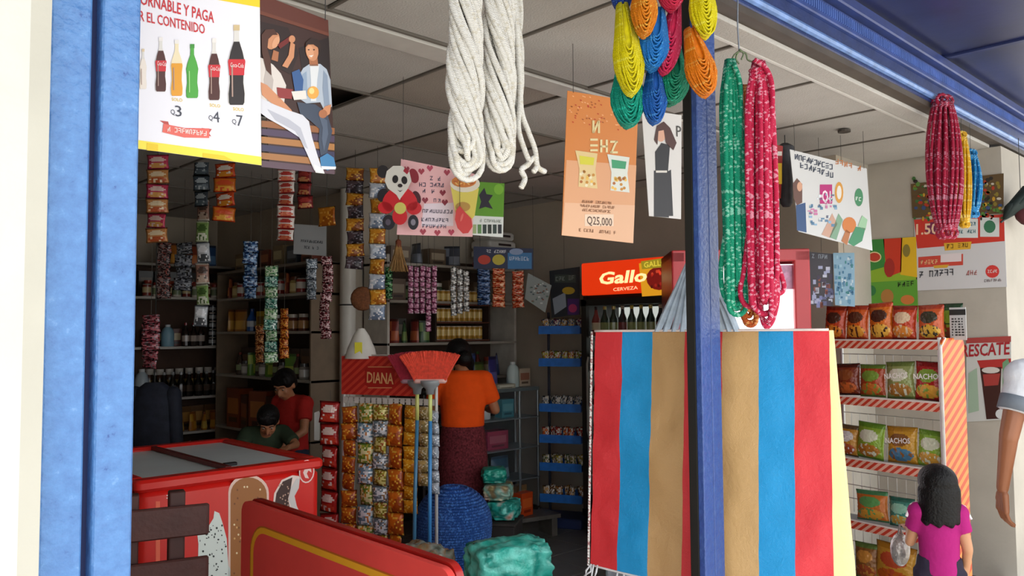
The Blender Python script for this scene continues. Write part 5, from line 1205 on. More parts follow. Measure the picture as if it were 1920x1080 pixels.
# red fridge facing the street, with a bright white front
pl_ = at(1258, 467, 4.72); pr_ = at(1516, 464, 4.66); rd = pr_-pl_; rd.z = 0; fw2 = rd.length
M = stand((pl_.x, pl_.y, 0), rd); f2 = empty('red_fridge', M); tag(f2, 'red upright fridge with a bright white glass door', 'fridge'); zt2 = pl_.z-.01
RF = mat('#c33a3e', .3, 0, .06, 5)
MB().box((fw2/2, .53, zt2/2), (fw2, .02, zt2)).box((.02, .28, zt2/2), (.04, .52, zt2)).box((fw2-.02, .28, zt2/2), (.04, .52, zt2)).box((fw2/2, .28, .14), (fw2, .52, .28)).box((fw2/2, .28, zt2-.02), (fw2, .52, .04)).build('body', mat('#7a1f24', .35, 0, .06), f2)
d2 = MB(); d2.rbox((.04, 0, zt2/2+.09), (.08, .05, zt2-.2), .01).rbox((fw2-.045, 0, zt2/2+.09), (.09, .05, zt2-.2), .01)
d2.rbox((fw2/2, 0, zt2-.035), (fw2, .05, .07), .01).rbox((fw2/2, 0, .24), (fw2, .05, .10), .01); df2 = d2.build('door_frame', RF, f2)
MB().box((fw2/2, .03, zt2/2+.09), (fw2-.14, .006, zt2-.35)).build('white_panel', emitmat('#f4eef2', .9), f2)
MB().box((fw2*.80, .024, zt2-.16), (fw2*.28, .004, .14)).build('pink_sticker', mat('#d9a8c9', .5, 0, .25, 30), f2)
MB().tube([(.12, -.03, .8), (.12, -.05, .85), (.12, -.05, 1.3), (.12, -.03, 1.35)], .01, 8).build('door_handle', mat('#b9b9b5', .3, .7), df2)
# sheets hung beside the red fridge
o, P = sheet('dark_card', [(1516, 472), (1562, 476), (1562, 574), (1520, 572)], 4.75, 4.72, 'dark card of small sachets right of the red fridge', 'card', '#35323a')
for k in range(40): x, y = random.uniform(1520, 1556), random.uniform(498, 568); P.rect(x, y, x+random.uniform(4, 9), y+random.uniform(5, 12), random.choice(('#7f86b5', '#a8b0cf', '#8a4a3a', '#5a5f86', '#c9cfe0', '#3a2f4a')), 1+k % 3)
P.scrib((1522, 484), (1552, 486), 8, '#8f9aa5', 4); P.build(o); hangup(o, 1540, 476, 4.73)
o, P = sheet('blue_sachet_sheet', [(1562, 474), (1602, 474), (1603, 575), (1566, 572)], 4.70, 4.66, 'light blue sachet sheet hung above the chip bags', 'card', '#8fb8cf')
for k in range(60): x, y = random.uniform(1564, 1598), random.uniform(478, 566); P.rect(x, y, x+random.uniform(2, 6), y+random.uniform(3, 8), random.choice(('#5f95b5', '#c9dfe8', '#3f7a9f', '#a5cfe0', '#3f8a8f')), 1+k % 3)
P.build(o); hangup(o, 1582, 474, 4.68)

# ================================================================ chip rack
def striped(c1, c2, scale, diag=True):
    m = bpy.data.materials.new('striped_card'); m.use_nodes = True; nt = m.node_tree; b = nt.nodes['Principled BSDF']; b.inputs['Roughness'].default_value = .4
    tc = nt.nodes.new('ShaderNodeTexCoord'); sp = nt.nodes.new('ShaderNodeSeparateXYZ'); nt.links.new(tc.outputs['Object'], sp.inputs[0])
    ax, ay = diag
    ad = nt.nodes.new('ShaderNodeMath'); ad.operation = 'MULTIPLY_ADD'; nt.links.new(sp.outputs[ax], ad.inputs[0]); ad.inputs[1].default_value = 1.; nt.links.new(sp.outputs[ay], ad.inputs[2])
    ad.inputs[1].default_value = -.8
    mu = nt.nodes.new('ShaderNodeMath'); mu.operation = 'MULTIPLY'; mu.inputs[1].default_value = scale; nt.links.new(ad.outputs[0], mu.inputs[0])
    frc = nt.nodes.new('ShaderNodeMath'); frc.operation = 'FRACT'; nt.links.new(mu.outputs[0], frc.inputs[0])
    gt = nt.nodes.new('ShaderNodeMath'); gt.operation = 'GREATER_THAN'; gt.inputs[1].default_value = .5; nt.links.new(frc.outputs[0], gt.inputs[0])
    mx = nt.nodes.new('ShaderNodeMix'); mx.data_type = 'RGBA'; mx.inputs[6].default_value = srgb(c1)+(1,); mx.inputs[7].default_value = srgb(c2)+(1,)
    nt.links.new(gt.outputs[0], mx.inputs[0]); nt.links.new(mx.outputs[2], b.inputs['Base Color'])
    return m
dR = 4.20; prf = at(1765, 752, dR); dv = (R0*-.546+F0*.838).normalized(); wR = .72
plf = prf+dv*wR; M = stand((plf.x, plf.y, 0), -dv); rk = empty('chip_rack', M); tag(rk, 'wire chip rack with red-striped shelf edges and an orange striped side', 'rack')
def zR(py): return at(1765, py, dR).z
LV = [zR(640), zR(757), zR(884), zR(1010), zR(1130)]
SE = striped('#c23a22', '#dfae98', 27, (0, 2)); WM = mat('#c9c9c6', .35, .4, .05)
for z in LV:
    MB().box((wR/2, .105, z-.02), (wR, .21, .012)).build('shelf_board', mat('#8f9496', .5, .2, .1), rk)
    MB().box((wR/2, -.004, z-.022), (wR, .008, .044)).build('price_strip', SE, rk)
    MB().tube([(0, -.006, z+.004), (wR, -.006, z+.004)], .005, 6).build('edge_wire', mat('#e6d9d2', .4), rk)
for x in (.0, wR):
    MB().tube([(x, .0, 0), (x, .0, LV[0]+.02)], .010, 8).build('upright', WM, rk); MB().tube([(x, .21, 0), (x, .21, LV[0]+.02)], .010, 8).build('upright', WM, rk)
for z in LV[1:]: 
    mb = MB()
    for k in range(14): mb.tube([(wR*k/13, .206, z), (wR*k/13, .206, z+.24)], .0025, 4)
    for q in (.08, .16, .24): mb.tube([(0, .206, z+q), (wR, .206, z+q)], .0025, 4)
    mb.build('back_grid', WM, rk)
MB().prism(rrect(.0, .02, .215, zR(634), .04), -.006, .006).build('side_panel', striped('#cf4a18', '#ee8f3a', 17, (0, 1)), rk, Matrix(((0, 0, 1, wR+.018), (1, 0, 0, -.02), (0, 1, 0, 0), (0, 0, 0, 1))))
MB().tube([(wR+.018, -.022, .05), (wR+.018, -.022, zR(650)), (wR+.018, .02, zR(634))], .008, 8).build('side_trim', mat('#e0dcd6', .4), rk)
BAGS = [  # row, x, w, h, palette, text, label
 (0, .07, .145, .20, ('#b8401c', '#8a2412', '#4a2a1c', '#e0862c'), '', 'dark-topped orange chip bag on the rack top, next to the red fridge'),
 (0, .21, .145, .20, ('#cf5a1c', '#a8341a', '#5a301c', '#e8a03a'), '', 'orange chip bag with a brown band on the rack top'),
 (0, .35, .15, .21, ('#d9701f', '#c0441c', '#4a2a1c', '#efb84a'), '', 'bright orange chip bag in the middle of the rack top'),
 (0, .495, .145, .19, ('#c2401c', '#8f2414', '#e6c9a5', '#e08a34'), '', 'rust chip bag with a pale emblem on the rack top'),
 (0, .64, .145, .19, ('#c95a2a', '#a83a1f', '#3f3a2a', '#e0b03f'), '', 'orange-red chip bag with a wide dark label on the rack top'),
 (1, 0.130, .16, .185, ('#7a3018', '#4a1a10', '#8a4a24', '#c2622c'), '', 'brown corn-chip bag on the second shelf'),
 (1, 0.290, .16, .185, ('#a8441f', '#5f7a2a', '#7a9a3a', '#c9702c'), '', 'rust and green corn-chip bag on the second shelf'),
 (1, 0.455, .17, .205, ('#8f9a5a', '#6a7a3a', '#d5d5bd', '#a8742c'), 'NACHOS', 'pale green chip bag with white lettering on the second shelf'),
 (1, 0.630, .17, .21, ('#a81f1c', '#8a1414', '#7fa03a', '#d9a03a'), 'NACHO', 'red-topped chip bag with a green lower half on the second shelf'),
 (2, 0.130, .14, .18, ('#b5802a', '#5f4a2f', '#d5d2cf', '#a8522c'), 'NACHO', 'ochre chip bag at the hidden end of the third shelf'),
 (2, 0.275, .17, .205, ('#86a832', '#5f8a24', '#d9dcc2', '#b5782a'), '', 'lime green chip bag on the third shelf'),
 (2, 0.455, .18, .20, ('#c9962c', '#b5821f', '#8a5a2a', '#4a7fa0'), 'NACHOS', 'golden chip bag with blue picture on the third shelf'),
 (2, 0.630, .16, .195, ('#86b03a', '#6a962a', '#d5dcc0', '#c99a3a'), '', 'leaf green chip bag beside the side panel on the third shelf'),
 (3, 0.260, .20, .17, ('#c9722c', '#4a8a5a', '#5fa05a', '#d9a03a'), '', 'leaning orange and green chip bag on the fourth shelf'),
 (3, 0.440, .15, .16, ('#3f8a7a', '#2a6a5a', '#8fc9b0', '#c9a24a'), '', 'teal chip bag on the fourth shelf'),
 (3, 0.600, .15, .16, ('#c9a23a', '#a8802a', '#e6d28a', '#b5582c'), '', 'yellow chip bag on the fourth shelf'),
 (4, 0.220, .15, .20, ('#8a5a2a', '#5f7a3a', '#c98a3a', '#a8522c'), '', 'brown-green chip bag on the lowest shelf'),
 (4, 0.400, .24, .23, ('#cf9a34', '#b57f24', '#c0502c', '#c9641f'), '', 'big yellow bag of orange puffs on the lowest shelf'),
 (4, 0.600, .15, .19, ('#b5a89a', '#8f8478', '#d9d2c9', '#a05a3a'), '', 'pale bag on the lowest shelf behind the girl')]
for n_, (row, x, w, h, pal, txt, lab) in enumerate(BAGS):
    z = LV[row]+.004; Mb = M @ Matrix.Translation((x, .075, z+h)) @ Matrix.Rotation(PI/2-.06, 4, 'X') @ Matrix.Rotation(random.uniform(-.06, .06), 4, 'Z')
    o = empty('chip_bag', Mb); tag(o, lab, 'chip bag')
    bb = link('bag_body', packet_mesh(w, h, .042, pal, 26, 30, 0, n_), o)
    if txt:
        tp = Print(Matrix.Identity(4)); tp.text(txt, (-w*.40, -h*.47), (w*.40, -h*.43), .028, '#efeae2', 1, .02, px=False)
        link('lettering', tp.mb.mesh('lettering', PAPER), bb, Matrix.Translation((0, 0, .046)))
# green pouch and label card on the rack corner
o = empty('chip_bag', M @ Matrix.Translation((.70, .16, LV[0]+.20)) @ Matrix.Rotation(PI/2, 4, 'X')); tag(o, 'dark green chip bag at the rack corner beside the price card', 'chip bag')
link('bag_body', packet_mesh(.13, .195, .035, ('#2f5a2f', '#1f3f24', '#7fa83a', '#8a4a2f'), 24, 26, 0, 5), o)
mb = MB().col('#cfd2d0'); mb.prism([(0, 0), (.085, 0), (.085, .17), (0, .17)], 0, .003); o = mb.build('price_card', PAPER, None, M @ Matrix.Translation((.725, .10, LV[0]+.006)) @ Matrix.Rotation(PI/2, 4, 'X')); tag(o, 'white price card with black print on the chip rack corner', 'card')
P = Print(o.matrix_basis); P.mb.M = Matrix.Translation((0, 0, .003)); P.rect(.0, .13, .085, .16, '#2f3230', 1, False); 
for k in range(28): P.rect(.01+.017*(k % 4), .022+.014*(k//4), .01+.017*(k % 4)+random.uniform(.006, .015), .03+.014*(k//4), '#3a3d3c', 1, False)
P.build(o)

# ================================================================ blue candy tray stand
pc_ = at(1049, 700, 6.42); M = stand((pc_.x, pc_.y, 0), R0*.94+F0*-.34); ts = empty('tray_stand', M); tag(ts, 'narrow stand of blue plastic trays full of sweets beside the beer fridge', 'stand')
BT = mat('#2f74c9', .35, 0, .15, 20); w_ = .34
MB().rbox((-.15, .20, .85), (.02, .02, 1.70), .004).build('upright', mat('#1a1f30', .5), ts); MB().rbox((.15, .20, .85), (.02, .02, 1.70), .004).build('upright', mat('#1a1f30', .5), ts); MB().rbox((0, .12, .04), (.36, .30, .08), .02).build('base', mat('#1a2a55', .5), ts)
def zt3(py): return at(1049, py, 6.42).z
SWEETS = [('#8f3a5a', '#c9a05a', '#5a6a8a'), ('#7fa03a', '#c9b84a', '#a8562c'), ('#c9cdd2', '#8f959c', '#3f4448'), ('#b53a2c', '#d9702c', '#8a2420'), ('#b5a23a', '#4a5a2f', '#8a7a4a'), ('#a8703a', '#c99a5a', '#6a4a2c')]
for k, py in enumerate((622, 683, 768, 826, 878, 936)):
    z = zt3(py); tr_ = MB(); tr_.box((0, .10, z-.012), (w_, .20, .006)); tr_.box((0, .0, z+.014), (w_, .006, .065)); tr_.box((0, .2, z+.02), (w_, .006, .07)); tr_.box((-w_/2, .10, z+.008), (.006, .20, .05)); tr_.box((w_/2, .10, z+.008), (.006, .20, .05))
    tr_.build('tray', BT, ts)
    for i in range(6):
        c = SWEETS[k]; me = packet_mesh(.062, .10, .016, (c[i % 3], c[(i+1) % 3], '#d9d2c5', c[2]), 8, 8, 2, i)
        o = link('sweet_packet', me, None, M @ Matrix.Translation((-.135+.054*i, .05+.05*(i % 2), z+.104)) @ Matrix.Rotation(PI/2-.25, 4, 'X') @ Matrix.Rotation(random.uniform(-.3, .3), 4, 'Z'))
        tag(o, ('sweet packet in the topmost blue tray', 'green sweet packet in the second blue tray', 'silver sweet packet in the third blue tray', 'red sweet packet in the fourth blue tray', 'olive sweet packet in the fifth blue tray', 'tan sweet packet in the bottom blue tray')[k], 'sweets', 'sweets in tray %d of the blue stand' % (k+1))

# ================================================================ snack stand with the red sign
A_ = at(645, 710, 5.0); B_ = at(818, 712, 4.745); rd = B_-A_; rd.z = 0; ww = rd.length; M = stand((A_.x, A_.y, 0), rd); st = empty('snack_stand', M); tag(st, 'wire snack stand topped by a red diagonal-striped sign', 'stand')
zt_ = at(738, 668, 4.86).z; zb_ = at(738, 741, 4.86).z
SGM = striped('#b8211a', '#d2402e', 22, (0, 2)); sgn = MB().box((ww*.40, -.02, (zt_+zb_)/2), (ww*.80, .012, zt_-zb_)).build('sign', SGM, st)
sp_ = Print(frame(M @ Vector((0, -.027, 0)), rd))
sp_.poly([(684, 692), (690, 687), (732, 688), (740, 693), (740, 722), (734, 728), (692, 727), (684, 721)], '#b01e18', 1); sp_.text('DIANA', (688, 717), (738, 720), 20, '#e8b078', 3, .02)
for y in (688, 727): sp_.rect(690, y-1, 735, y+1, '#d98a60', 2)
link('sign_print', sp_.mb.mesh('sign_print', PAPER), sgn, M.inverted() @ sp_.M)
for x in (0., ww): MB().tube([(x, 0, 0), (x, 0, zt_+.01)], .010, 8).build('upright', WM, st); MB().tube([(x, -.12, .03), (x, .12, .03)], .010, 8).build('foot', WM, st)
for z in (zt_+.005, zb_-.02, zb_-.035): MB().tube([(0, 0, z), (ww, 0, z)], .006, 6).build('cross_wire', mat('#d5d0c9', .4, .3), st)
mb = MB()
for k in range(16): mb.box((ww*(k+.5)/16, -.012, zb_-.035), (ww/22, .004, .035))
tag(mb.build('clip_row', mat('#cfcac4', .5, 0, .1), st), None, None, None, 'stuff')
PR_ = [(('#a8201c', '#7a1412', '#e6cfc5', '#c9402c'),), (('#c8641c', '#9a4214', '#eeb03a', '#d98a2c'),), (('#b0a83a', '#6f8a34', '#e5dca5', '#d5892c'), ('#a5b5c0', '#6a8aa0', '#e6ecf0', '#c87a3a')), (('#b9a83a', '#8f7a24', '#e6dc8a', '#a8582c'), ('#9aa5ae', '#6a7680', '#dfe2e6', '#8f6a44')), (('#d8701c', '#a84a14', '#f0b840', '#e09a34'),), (('#eca01f', '#c87a14', '#ffd860', '#d5681c'),), (('#c9a86a', '#8f7a4a', '#e8dcc0', '#b0622c'),), (('#b9c0c9', '#8f97a2', '#e6e8ec', '#a85a4a'),)]
LB = ['strip of red snack bags hanging left of the striped sign stand', 'strip of brown-orange snack bags under the red sign', 'strip of olive and grey snack bags under the red sign', 'strip of yellow and silver snack bags under the red sign', 'strip of orange-brown snack bags left of the broom handles', 'strip of golden snack bags behind the broom handles', 'strip of cream snack bags right of the broom handles', 'strip of silver-white snack bags right of the broom handles']
for k, (px, w, y0_, y1_) in enumerate(((619, 40, 752, 1000), (655, 32, 762, 1010), (686, 34, 755, 1020), (714, 32, 758, 1030), (742, 34, 756, 1040), (770, 32, 760, 960), (794, 26, 762, 910), (815, 20, 770, 925))):
    dd = 4.985-.0015*(px-640)
    strip(px, y0_, y1_, w, dd, (6, 8, 7, 9, 7, 8, 6, 7)[k], PR_[k], LB[k], None, 0 if k == 0 else 2 if k in (2, 3) else 1, t=.024, res=(10, 12), right=rd, top=zb_ if k else zb_+.02)

# ================================================================ brooms
def broom(px, py, d, head, c_lo, c_hi, hc, label, dx, wid=.165):
    p = at(px, 1060, d); base = Vector((p.x, p.y, 0)); zt_ = at(px, py, d).z; e = empty('broom', stand(base, R0)); tag(e, label, 'broom')
    zc = zt_-.01
    MB().tube([(0, 0, .01), (dx*.4, .03, zc*.5), (dx, .06, zc-.20)], .011, 10).build('handle', mat(c_lo, .35, 0, .08), e, smooth=True); MB().tube([(dx, .06, zc-.20), (dx, .06, zc-.02)], .0115, 10).build('grip', mat(c_hi, .35, 0, .06), e, smooth=True)
    MB().lathe([(.022, -.05), (.026, -.02), (.05, 0), (.06, .02), (.06, .03)], 12, (dx, .06, zc)).build('socket', mat('#8f9497', .4), e, smooth=True)
    mb = MB()
    for k in range(31):
        for j in range(4):
            u = (k/30-.5)*2; v = (j/3-.5)*2; hgt = .165-.022*u*u
            mb.tube([(dx+u*.085, .06+v*.022, zc+.03), (dx+u*.125, .06+v*.026, zc+.03+hgt*.55), (dx+u*wid+random.uniform(-.004, .004), .06+v*.03+random.uniform(-.004, .004), zc+.03+hgt+random.uniform(-.004, .004))], [.0065, .0075, .0085], 5)
    tag(mb.build('bristles', mat(head, .6, 0, .2, 60), e), None, None, None, 'stuff')
    MB().rbox((dx, .06, zc+.028), (.19, .06, .03), .02).build('head_block', mat(hc, .4), e)
broom(805, 722, 4.50, '#dd4a34', '#3f8fd0', '#d5df86', '#d9a8a0', 'upside-down broom with bright red bristles and a blue handle', 0.)
broom(775, 722, 4.60, '#a8283f', '#4a83a8', '#cfd27a', '#a8808f', 'upside-down broom with dark crimson bristles behind the bright red one', -.005+.02)

# ================================================================ floor goods
# big coil of blue rope
p = at(850, 1090, 5.0); e = empty('blue_rope_coil', Matrix.Translation((p.x, p.y, 0))); tag(e, 'large domed coil of blue rope standing by the brooms', 'rope coil')
mb = MB(); pts = []; Hc = .60; turns = 37
for k in range(turns*22+1):
    t = k/(turns*22); a = 2*PI*turns*t; r = .235*(math.sin(PI*(.16+.36*t*0+.34*min(1, t/.6)))**.8 if t < .6 else math.sqrt(max(0.003, 1-((t-.6)/.4)**2)))
    pts.append((r*math.cos(a), r*math.sin(a), .012+(Hc-.02)*t))
mb.tube(pts, .0098, 6); mb.build('coil', ropemat('#2457a8', '#4a86d8', .3, 1.6, 110), e, smooth=True)
mb = MB(); mb.lathe([(.235*(math.sin(PI*(.16+.34*min(1, t/.6)))**.8 if t < .6 else math.sqrt(max(0.003, 1-((t-.6)/.4)**2)))*.985, .005+(Hc-.012)*t) for t in [k/20 for k in range(21)]], 28); mb.build('core', mat('#1f4f9f', .7, 0, .2, 50), e, smooth=True)

def softpack(name, label, p, dims, col_pal, seed, rz, cat, tint=None):
    """crumpled plastic pack: rounded box pushed about by noise"""
    bm = bmesh.new(); bmesh.ops.create_cube(bm, size=1.); bmesh.ops.subdivide_edges(bm, edges=bm.edges, cuts=19, use_grid_fill=True)
    for v in bm.verts:
        q = v.co*2; n_ = max(abs(q.x), abs(q.y), abs(q.z)); s2 = Vector(q).normalized()*1.05; c = q.lerp(s2, .45)
        nz = noise.noise(v.co*4+Vector((seed, 0, 0)))*.10+noise.noise(v.co*11+Vector((0, seed, 0)))*.06
        c = c*(1+nz); v.co = Vector((c.x*dims[0]/2, c.y*dims[1]/2, c.z*dims[2]/2))
    mz = min(v.co.z for v in bm.verts)
    for v in bm.verts: v.co.z -= mz
    me = bpy.data.meshes.new(name); bm.to_mesh(me); bm.free()
    ca = me.color_attributes.new('Col', 'FLOAT_COLOR', 'CORNER'); rnd = random.Random(seed)
    P3 = [srgb(c) for c in col_pal]; vc = []
    for v in me.vertices:
        q = max(0., min(.999, noise.noise(v.co*16+Vector((seed, 3, 1)))*.62+.5))*(len(P3)-1); i = int(q); f_ = q-i
        vc.append(tuple(a*(1-f_)+b*f_ for a, b in zip(P3[i], P3[i+1]))+(1.,))
    for lp_ in me.loops: ca.data[lp_.index].color = vc[lp_.vertex_index]
    me.materials.append(FOIL); me.shade_smooth()
    o = link(name, me, None, Matrix.Translation(p) @ Matrix.Rotation(rz, 4, 'Z')); tag(o, label, cat); return o
TEAL = ['#1f9c8c', '#2fb8a6', '#66d0c0', '#1a8a7c', '#38c0b0']
p = atz(938, 1090, 0)
cr = empty('wire_crate', Matrix.Translation((p.x, p.y, 0)) @ Matrix.Rotation(.7, 4, 'Z')); 
pc2 = at(930, 1090, 3.85); cr.matrix_basis = Matrix.Translation((pc2.x, pc2.y, 0)) @ Matrix.Rotation(.75, 4, 'Z'); tag(cr, 'grey plastic crate under the clear bag of teal packs', 'crate')
for z in (.02, .14, .26): 
    for sx, sy, w2, d2_ in ((0, -.17, .52, .02), (0, .17, .52, .02), (-.25, 0, .02, .34), (.25, 0, .02, .34)): MB().rbox((sx, sy, z+.03), (w2, d2_, .06), .006, seg=1).build('slat', mat('#5f6a64', .5, 0, .1), cr)
for sx in (-.24, .24):
    for sy in (-.16, .16): MB().rbox((sx, sy, .16), (.04, .04, .32), .006, seg=1).build('corner_post', mat('#525c57', .5, 0, .1), cr)
MB().box((0, 0, .315), (.52, .36, .01)).build('top', mat('#5a645f', .5, 0, .1), cr)
softpack('teal_pack', 'large teal plastic-wrapped pack on the grey crate', (pc2.x+.05, pc2.y-.03, .321), (.40, .26, .225), TEAL, 3, -.30, 'pack')
q2 = at(862, 1050, 4.0); softpack('mixed_bag', 'clear bag of brown and green snacks beside the large teal pack', (pc2.x-.24, pc2.y+.30, .0), (.34, .30, .50), ['#7a7a6a', '#5f6a5a', '#8f6a44', '#9aa59a', '#3f4a3f', '#a8927a'], 5, .3, 'bag')
p3 = atz(938, 1046, 0); 
sb = empty('step_box', Matrix.Translation((p3.x, p3.y, 0)) @ Matrix.Rotation(.6, 4, 'Z')); tag(sb, 'dark crate on the floor under the stacked teal rolls', 'crate'); MB().rbox((0, 0, .13), (.28, .26, .26), .01).build('body', mat('#2f2a28', .7, 0, .2), sb); MB().rbox((0, 0, .255), (.30, .28, .02), .01).build('lid', mat('#3a3532', .7, 0, .2), sb)
zz = .266
for i, (dm, pal, lab, dx_) in enumerate((((.24, .20, .13), TEAL+['#d9d2c5', '#c9784a'], 'lowest teal and white pack of the stack beside the blue coil', .03), ((.24, .20, .11), ['#b5a86a', '#8f7a5a', '#7fb8a8', '#d9d2b0', '#8a5a6a'], 'tan and green snack pack in the middle of the teal stack', -.01), ((.19, .17, .10), ['#128a7a', '#1fa890', '#0f6f66', '#35b8a0'], 'dark teal pack on top of the stack beside the blue coil', -.04))):
    softpack('snack_pack', lab, (p3.x+dx_*R0.x, p3.y+dx_*R0.y, zz), dm, pal, 11+i, .5+.2*i, 'pack'); zz += dm[2]*1.02
gp = at(1205, 1070, 3.75); softpack('folded_sacks', 'grey-blue bundle of folded plastic sacks on the floor beneath the striped bag', (gp.x, gp.y, 0), (.42, .30, .52), ['#6f7f8f', '#8f9aa5', '#a9b5bf', '#5f6a78'], 21, .4, 'sacks')
# dark folded thing at the right end of the facade
e = empty('folded_umbrella', frame(at(1904, 392, 4.98), R0) @ Matrix.Scale(1.16, 4)); tag(e, 'dark green folded umbrella with a wine-red lining at the shop edge', 'umbrella')
mb = MB()
for k in range(8):
    a = 2*PI*k/8; mb.tube([(-.06, -.05, 0), (-.02+.02*math.cos(a), 0+.015*math.sin(a), .02*math.sin(a)), (.09+.045*math.cos(a)*.5, .075+.04*math.sin(a), .04*math.cos(a)), (.2, .14, 0)], [.01, .022, .028, .012], 6)
mb.build('cover', mat('#1c2b28', .7, 0, .3, 30), e, smooth=True); MB().ball((.10, -.02, -.01), (.10, .075, .05), 14, 9).build('lining', mat('#4a161c', .75, 0, .3, 20), e, smooth=True); MB().tube([(-.08, -.07, 0), (.26, .18, 0)], .006, 6).build('shaft', mat('#2a2a2a', .4, .5), e); MB().tube([(.03, .03, 0), (.03, (2.72-at(1904, 392, 4.98).z)/1.16, 0)], .002, 4).build('string', mat('#3a3a3a', .7, 0, 0), e)

# ================================================================ people
def remeshed(mb, name, material, parent, voxel, smooth=4):
    o = mb.build(name, material, None)
    r = o.modifiers.new('r', 'REMESH'); r.mode = 'VOXEL'; r.voxel_size = voxel
    s_ = o.modifiers.new('s', 'SMOOTH'); s_.iterations = smooth; s_.factor = .5
    bpy.context.view_layer.update(); dg = bpy.context.evaluated_depsgraph_get()
    me = bpy.data.meshes.new_from_object(o.evaluated_get(dg)); old = o.data
    o.modifiers.clear(); o.data = me; bpy.data.meshes.remove(old); me.name = name
    me.materials.clear(); me.materials.append(material); me.shade_smooth()
    o.parent = parent
    return o
def V(*a): return Vector(a)
def hand(mb, wrist, d, up, side, s=1., curl=.5):
    """palm, four bent fingers and a thumb; d: pointing direction, up: back of the hand, side: thumb side"""
    d = d.normalized(); side = (side-d*side.dot(d)).normalized(); up = d.cross(side).normalized()*(1 if d.cross(side).dot(up) > 0 else -1)
    for k in range(4):
        o = side*(.034-.0228*k)*s
        mb.capsule(wrist+o*.6+d*.015*s, wrist+o+d*.085*s, .0165*s, .0125*s, 8)
        L = (.042, .047, .044, .034)[k]*s; a = wrist+o+d*.088*s
        b = a+(d*math.cos(curl*.7)-up*math.sin(curl*.7))*L; c = b+(d*math.cos(curl*1.7)-up*math.sin(curl*1.7))*L*.85
        mb.capsule(a, b, .0088*s, .0080*s, 8); mb.capsule(b, c, .0080*s, .0068*s, 8)
    t0 = wrist+side*.028*s+d*.02*s; t1 = t0+(side*.7+d*.7-up*.2)*.045*s; t2 = t1+(side*.2+d*.95-up*.3)*.035*s
    mb.capsule(t0, t1, .014*s, .0115*s, 8); mb.capsule(t1, t2, .0115*s, .009*s, 8)
def head_shape(mb, c, R, s):
    """skull, jaw, nose, ears; R: rotation of the head (x right, y forward, z up)"""
    def h(x, y, z): return c+R @ Vector((x*s, y*s, z*s))
    mb.ball(h(0, -.008, .025), (.074*s, .092*s, .088*s), 16, 12, R)
    mb.ball(h(0, .022, -.045), (.056*s, .062*s, .066*s), 14, 10, R)
    mb.ball(h(0, .050, -.082), (.026*s, .024*s, .020*s), 10, 7, R)
    mb.capsule(h(0, .084, .018), h(0, .103, -.022), .010*s, .015*s, 8)
    for k in (-1, 1):
        mb.ball(h(k*.036, .064, -.018), (.024*s, .020*s, .022*s), 10, 7, R); mb.ball(h(k*.076, -.004, -.005), (.010*s, .020*s, .030*s), 10, 8, R)
        mb.capsule(h(k*.012, .086, .035), h(k*.045, .074, .036), .009*s, .009*s, 7)
    mb.capsule(h(-.018, .082, -.052), h(.018, .082, -.052), .009*s, .009*s, 7)
    return h
def eyes_mouth(root, h, R, s):
    for k in (-1, 1):
        ey = MB().ball(h(k*.032, .0785, .012), (.010*s, .007*s, .0058*s), 10, 7, R).build('eye', mat('#b9aa9c', .4, 0, 0), root, smooth=True)
        MB().ball(h(k*.032, .0838, .012), (.0058*s, .0035*s, .0056*s), 8, 6, R).build('iris', mat('#1f1410', .2, 0, 0), ey, smooth=True)
        MB().capsule(h(k*.018, .089, .038), h(k*.050, .078, .036), .004*s, .003*s, 6).build('eyebrow', mat('#1c1411', .8), root)
    MB().capsule(h(-.020, .090, -.053), h(.020, .090, -.053), .004*s, .004*s, 6).build('lips', mat('#8a4a40', .5), root)
def tilt(pitch=0., yaw=0., roll=0.): return Matrix.Rotation(yaw, 3, 'Z') @ Matrix.Rotation(-pitch, 3, 'X') @ Matrix.Rotation(roll, 3, 'Y')

